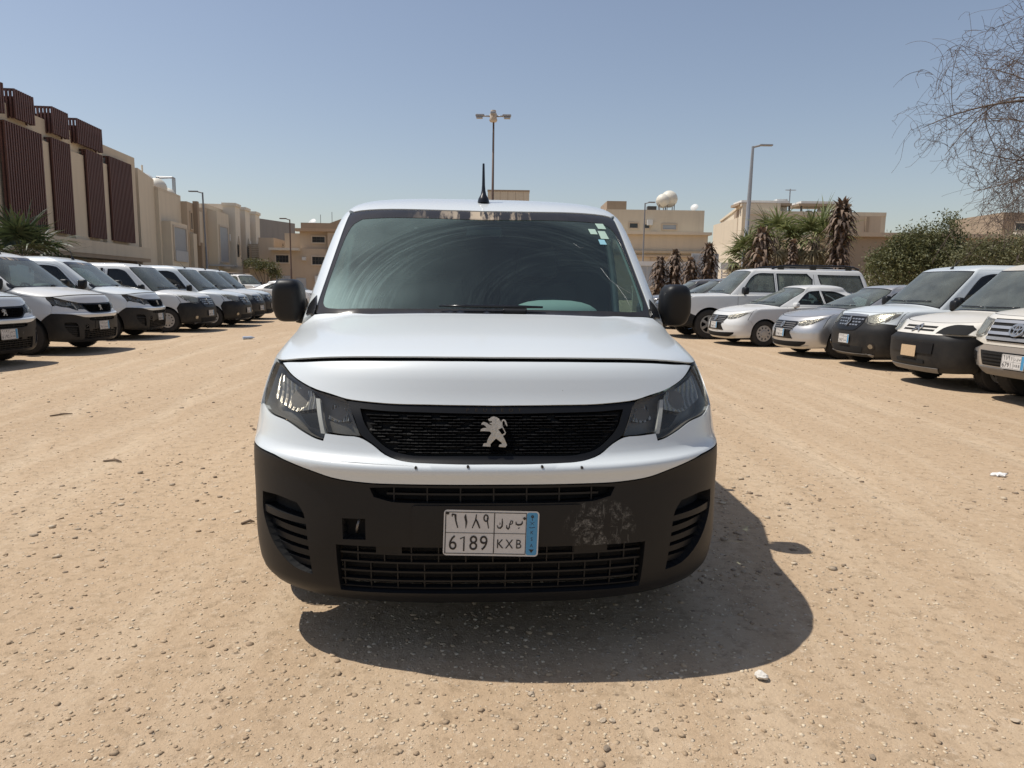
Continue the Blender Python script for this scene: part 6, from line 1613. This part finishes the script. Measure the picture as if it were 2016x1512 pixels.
DOKKER = dict(L=4.36, w=.875, zb=.20, zh=.965, yh=.22, znose=.62, cowl=(1.06, 1.12), head=(1.74, 1.70), H=1.815, belt=(1.04, 1.07), yA=1.27, yAt=1.87, wt=.70,
    fw=.80, rw=3.61, arch=.365, R=.315, lower='bumper_far', split=[(0, .90), (.40, .89), (.60, .80), (.76, .79), (.80, .80)], cut=(.44, .77), cutline=[(.52, .64)],
    rbase=(4.32, 1.12), rtop=(4.22, 1.70), wheel='cover', mirror=(.985, 1.36, 1.15, (.085, .07, .10)), bulkhead=True, antenna=True, winglass='glass_dark', n=2.5,
    wins=[[(1.50, 1.13), (1.92, 1.58), (2.05, 1.62), (2.32, 1.63), (2.35, 1.12)]],
    doors=[[(1.36, .36), (1.36, 1.05)], [(2.42, .36), (2.42, 1.64)], [(3.15, .7), (3.15, 1.64)]], handles=[(2.25, 1.0), (2.6, 1.0)],
    on=[('headlight', 'front', [(.36, .895), (.41, .81), (.53, .765), (.67, .77), (.765, .83), (.815, .94), (.80, .985), (.66, .97), (.50, .935)], 'lens', .012, True),
        ('grille', 'front', [(-.39, .885), (.39, .885), (.35, .73), (.27, .665), (-.27, .665), (-.35, .73)], 'grille', .006, False),
        ('grille_strip', 'front', [(-.38, .925), (0, .935), (.38, .925), (.37, .892), (-.37, .892)], 'chrome', .010, False),
        ('lower_intake', 'front', [(-.48, .38), (.48, .38), (.44, .27), (-.44, .27)], 'void', .004, False),
        ('skid_strip', 'front', [(-.66, .262), (0, .258), (.66, .262), (.60, .215), (-.60, .215)], 'steel', .010, False),
        ('fog_lamp', 'front', CIRC(.63, .40, .065), 'gloss', .008, True), ('fog_lens', 'front', CIRC(.63, .40, .038), 'reflector', .014, True)],
    extra=dokker_face, plate=('3907', 'BXK', 0, .50, 'plate'))
SEDAN = dict(L=4.39, w=.862, zb=.17, zh=.80, yh=.20, znose=.50, cowl=(1.05, .985), head=(1.96, 1.395), H=1.475, belt=(.93, 1.0), yA=1.38, yAt=2.05, wt=.545, ycorner=.52,
    fw=.87, rw=3.405, arch=.345, R=.31, n=2.3, rbase=(3.92, 1.07), rtop=(3.22, 1.36), rsb=3.75, rst=3.0, nr=2.6, cut=(.50, .60), cutline=[], wheel='cover',
    mirror=(.955, 1.56, .985, (.085, .06, .062)), winglass='glass', handlemat='chrome', lampmat='reflector', mirrormat='white_dusty',
    wins=[[(1.66, 1.0), (2.10, 1.285), (2.32, 1.315), (2.34, 1.0)], [(2.42, 1.0), (2.41, 1.315), (2.80, 1.275), (3.12, 1.12), (3.16, 1.03)]],
    doors=[[(1.42, .30), (1.42, .93)], [(2.38, .25), (2.38, 1.33)], [(3.2, .75), (3.2, 1.05)]], handles=[(2.25, .86), (3.1, .87)],
    on=[('headlight', 'front', [(.38, .70), (.44, .645), (.58, .635), (.72, .685), (.815, .80), (.72, .785), (.55, .745)], 'lens', .012, True),
        ('grille', 'front', [(-.39, .715), (.39, .715), (.43, .655), (.30, .50), (.40, .37), (-.40, .37), (-.30, .50), (-.43, .655)], 'grille', .006, False),
        ('lower_intake', 'front', [(-.68, .33), (0, .31), (.68, .33), (.66, .29), (.55, .235), (-.55, .235), (-.66, .29)], 'void', .004, False),
        ('lip_strip', 'front', [(-.70, .25), (-.5, .225), (.5, .225), (.70, .25), (.62, .195), (-.62, .195)], 'chrome', .012, False)],
    extra=sedan_face, plate=('2748', 'BXR', 0, .48, 'plate'))
SUV = dict(L=5.55, w=.99, zb=.30, zh=1.10, yh=.16, znose=.72, cowl=(1.42, 1.235), head=(2.10, 1.845), H=1.925, belt=(1.19, 1.24), yA=1.66, yAt=2.22, wt=.70, ycorner=.36,
    fw=.97, rw=4.29, arch=.455, R=.395, n=3.2, rbase=(5.50, 1.28), rtop=(5.33, 1.80), lower='plastic', split=[(0, .70), (.5, .70), (.90, .70)], cut=(.40, .70), cutline=[], wheel='alloy', tw=.26, rim=.25,
    mirror=(1.10, 1.86, 1.30, (.12, .08, .10)), winglass='glass_far',
    wins=[[(1.84, 1.27), (2.28, 1.73), (2.74, 1.765), (2.74, 1.27)], [(2.84, 1.27), (2.84, 1.765), (3.66, 1.765), (3.80, 1.62), (3.74, 1.27)], [(3.98, 1.745), (5.16, 1.735), (5.26, 1.30), (4.18, 1.28), (4.04, 1.50)]],
    doors=[[(1.72, .45), (1.72, 1.2)], [(2.79, .45), (2.79, 1.80)], [(3.85, .95), (3.85, 1.75)]], handles=[(2.62, 1.10), (3.7, 1.10)],
    on=[('headlight', 'front', [(.50, 1.02), (.50, .82), (.86, .82), (.90, .98), (.86, 1.03)], 'lens', .010, True),
        ('side_marker', 'side', [(.20, 1.02), (.33, 1.02), (.34, .86), (.22, .86)], 'amber', .012, True),
        ('grille', 'front', [(-.45, 1.03), (.45, 1.03), (.45, .80), (-.45, .80)], 'chrome', .010, False)],
    extra=suv_extra, plate=('1183', 'XKR', 0, .58, 'plate'))
BERLINGO = dict(L=4.11, w=.86, zb=.215, zh=.905, yh=.24, znose=.66, cowl=(1.04, 1.075), head=(1.72, 1.66), H=1.80, belt=(1.01, 1.05), yA=1.24, yAt=1.84, wt=.67,
    fw=.80, rw=3.49, arch=.36, R=.315, lower='bumper_far', split=[(0, .745), (.45, .745), (.78, .745)], cut=(.44, .745), cutline=[(.46, .60)], rbase=(4.06, 1.1), rtop=(3.98, 1.70), wheel='cover', n=2.6, ycorner=.50,
    mirror=(.97, 1.33, 1.12, (.08, .07, .09)), bulkhead=True, winglass='glass_dark', antenna=True,
    wins=[[(1.46, 1.10), (1.86, 1.55), (2.25, 1.60), (2.28, 1.09)]], doors=[[(1.32, .36), (1.32, 1.03)], [(2.36, .36), (2.36, 1.62)]], handles=[(2.2, .98)],
    on=[('headlight', 'front', [(-.42, .76), (-.40, .80), (-.52, .885), (-.72, .90), (-.79, .86), (-.78, .765)], 'lens', .010, False),
        ('empty_lamp_socket', 'front', [(.40, .765), (.44, .84), (.53, .885), (.74, .895), (.79, .85), (.77, .765)], 'void', .004, False),
        ('bumper_insert', 'front', [(-.46, .63), (.46, .63), (.44, .48), (-.44, .48)], 'plastic', .014, False),
        ('skid_strip', 'front', [(-.52, .29), (.52, .29), (.48, .225), (-.48, .225)], 'steel', .012, False)],
    extra=berlingo_face, plate=(None, None, 0, .50, 'plate_tan'))
TOYOTA = dict(L=4.75, w=.93, zb=.33, zh=1.06, yh=.17, znose=.76, cowl=(1.20, 1.235), head=(1.96, 1.755), H=1.85, belt=(1.15, 1.18), yA=1.46, yAt=2.10, wt=.68, ycorner=.48,
    fw=.93, rw=3.68, arch=.435, R=.385, n=2.8, rbase=(4.68, 1.22), rtop=(4.55, 1.73), lower='silver', split=[(0, .705), (.5, .705), (.84, .715)], cut=(.46, .72), cutline=[(.50, .62)], wheel='alloy', tw=.26, rim=.225,
    mirror=(1.03, 1.62, 1.26, (.10, .07, .085)), winglass='glass_far',
    wins=[[(1.68, 1.21), (2.16, 1.66), (2.56, 1.69), (2.56, 1.21)], [(2.64, 1.21), (2.64, 1.69), (3.45, 1.68), (3.55, 1.21)], [(3.66, 1.22), (3.62, 1.66), (4.30, 1.64), (4.36, 1.26)]],
    doors=[[(1.50, .50), (1.50, 1.15)], [(2.60, .45), (2.60, 1.72)], [(3.58, .9), (3.58, 1.7)]], handles=[(2.45, 1.05), (3.4, 1.06)],
    on=[('headlight', 'front', [(.50, 1.01), (.50, .82), (.62, .78), (.80, .80), (.85, .95), (.80, 1.03)], 'lens', .012, True),
        ('grille', 'front', [(-.48, 1.02), (.48, 1.02), (.46, .75), (-.46, .75)], 'void', .006, False),
        ('lower_intake', 'front', [(-.56, .63), (.56, .63), (.52, .45), (-.52, .45)], 'void', .006, False),
        ('fog_lamp', 'front', [(.66, .60), (.80, .62), (.80, .50), (.68, .49)], 'gloss', .008, True),
        ('skid_strip', 'front', [(-.60, .43), (.60, .43), (.52, .345), (-.52, .345)], 'steel', .016, False)],
    extra=toyota_face, plate=('6791', 'VRB', .02, .53, 'plate'), pw=.335, ph=.17)
# ---------------------------------------------------------------- the main van
van, VS = build_partner()
tag(van, 'large white delivery van with black bumper facing the camera in the middle', 'van', None)
van.location = VAN_POS; van.rotation_euler = (0, 0, VAN_YAW)

def stand(root, x, y, rz, lab, cat, grp):
    """nose centre at (x, y) on the ground, turned by rz degrees"""
    root.location = (x, y, 0); root.rotation_euler = (0, 0, math.radians(rz))
    return tag(root, lab, cat, grp)

def swap(root, part, mat):
    for c in root.children:
        if c.name.split('.')[0] == part:
            c.material_slots[0].link = 'OBJECT'; c.material_slots[0].material = M[mat]

GL, GR = 'vans parked nose-out along the left', 'cars parked nose-out along the right'
PARTNERS = [(-7.63, 10.77, 85, 'white van at the left edge, only its nose with lion emblem in view'),
            (-7.72, 13.45, 91, 'dusty white van with black bumper, second from the left edge'),
            (-8.40, 17.0, 98, 'white van with dark headlights parked third from the left edge')]
for i, (x, y, rz, lab) in enumerate(PARTNERS):
    v = copy_tree(van); stand(v, x, y, rz, lab, 'van', GL); swap(v, 'windshield', 'glass_far'); swap(v, 'front_bumper', 'bumper_far')
    if i == 1:
        for nm in ('hood', 'hood_lip', 'fender', 'body_side', 'front_door', 'roof', 'bumper_band'): swap(v, nm, 'white_dusty')
    for c in [c for c in v.children_recursive if c.name.split('.')[0] in ('crack', 'glass_crack', 'screw', 'sticker')]: bpy.data.objects.remove(c)
    number_plate(v, (-.008, -.012, .505), (math.radians(-3), 0, 0), ('6192', '7415', '3306')[i], ('KXR', 'BXK', 'KXB')[i], ('6192', '1781', '6618')[i], 'ksb', detail=False)
number_plate(van, (-.008, -.010, .496), (math.radians(-3), math.radians(1.6), 0), '6189', 'KXB', '6189', 'ksb')

dok, _ = build_car('panel_van', DOKKER, 'white')
stand(dok, 5.90, 12.65, -85, 'white panel van with silver lozenge emblem parked beside the silver sedan', 'van', GR)
LABD = ['white panel van with pale headlights, fourth in the left row', 'white panel van with silver wheel cover, fifth in the left row',
        'white panel van squeezed behind another, sixth in the left row', 'farthest white panel van of the left row beside the black wing mirror']
for (x, y, rz), lab in zip(((-8.30, 19.6, 90), (-8.15, 22.0, 92), (-8.55, 24.3, 89), (-9.0, 26.7, 93)), LABD):
    v = copy_tree(dok); stand(v, x, y, rz, lab, 'van', GL)
    if y in (19.6, 24.3):
        for nm in ('hood', 'nose', 'body_side', 'roof'): swap(v, nm, 'white_dusty')
sed, _ = build_car('sedan_car', SEDAN, 'white_dusty')
stand(sed, 4.92, 17.4, -81, 'white sedan with chrome bumper lip parked between the big SUV and silver sedan', 'car', GR)
SEDAN['mirrormat'] = 'silver'
sed2, _ = build_car('sedan_car', SEDAN, 'silver')
stand(sed2, 5.50, 14.62, -83, 'silver grey sedan parked between the white sedan and the panel van', 'car', GR)
suv, _ = build_car('suv', SUV, 'white_dusty')
stand(suv, 4.21, 19.95, -86, 'big white SUV with black roof rails seen past the right wing mirror', 'suv', GR)
ber, _ = build_car('small_van', BERLINGO, 'cream')
stand(ber, 5.70, 10.2, -86, 'dusty cream white van with a missing headlight', 'van', GR)
toy, _ = build_car('suv', TOYOTA, 'cream')
stand(toy, 5.86, 8.3, -84, 'cream white four-wheel drive with chrome barred grille cut by the right edge', 'suv', GR)
SEDAN['plate'] = None; SEDAN['mirrormat'] = 'plastic'
drk, _ = build_car('sedan_car', SEDAN, 'darkpaint')
stand(drk, 4.75, 24.2, -86, 'dark hatchback just behind the hood of the big white SUV', 'car', GR); drk.scale = (1.04, 1.02, 1.16)
d2 = copy_tree(drk); stand(d2, 4.75, 27.2, -86, 'dark hatchback farther back, its roof beside the right wing mirror', 'car', GR)
GF = 'cars parked beyond the low wall'
f1 = copy_tree(suv); stand(f1, -17.3, 50.5, 62, 'white SUV parked beyond the low wall left of the van', 'suv', GF)
f2 = copy_tree(drk); stand(f2, -20.0, 53.0, 70, 'dark car parked near the cream yard wall beyond the low wall', 'car', GF)
f3 = copy_tree(sed); stand(f3, -10.6, 40.0, 80, 'white sedan half hidden behind the black left wing mirror', 'car', GF)

# litter
def rag(name, px, py, s, mat, label, cat):
    r = random.Random(px); bm = bmesh.new(); bmesh.ops.create_icosphere(bm, subdivisions=3, radius=1)
    for v in bm.verts: v.co = Vector((v.co.x*s*(1+.4*math.sin(5*v.co.y+px)), v.co.y*s*.6*(1+.3*math.sin(7*v.co.x)), (v.co.z*.32+.12*math.sin(9*v.co.x+4*v.co.y))*s))
    me = bpy.data.meshes.new(name); bm.to_mesh(me); bm.free(); me.shade_smooth(); p = px_ground(px, py); o = link(name, me, mat); o.location = (p.x, p.y, s*.22); return tag(o, label, cat)
rag('plastic_scrap', 1967, 938, .05, simple('white_plastic', (.72, .70, .66), .5), 'crumpled white plastic scrap on the dirt at the right', 'litter')
p = px_ground(489, 668); k = MB(); k.lathe([(0, -.13), (.035, -.13), (.037, -.10), (.033, -.02), (.037, .05), (.030, .09), (.013, .12), (.013, .145), (0, .146)], 14, 'x'); bo_ = k.build('plastic_bottle', simple('bluish_plastic', (.45, .52, .62), .25), None, True, 50, fix=False); bo_.location = (p.x, p.y, .037); bo_.rotation_euler = (0, 0, .7); tag(bo_, 'bluish plastic bottle lying on the dirt between the left vans and the big van', 'bottle')
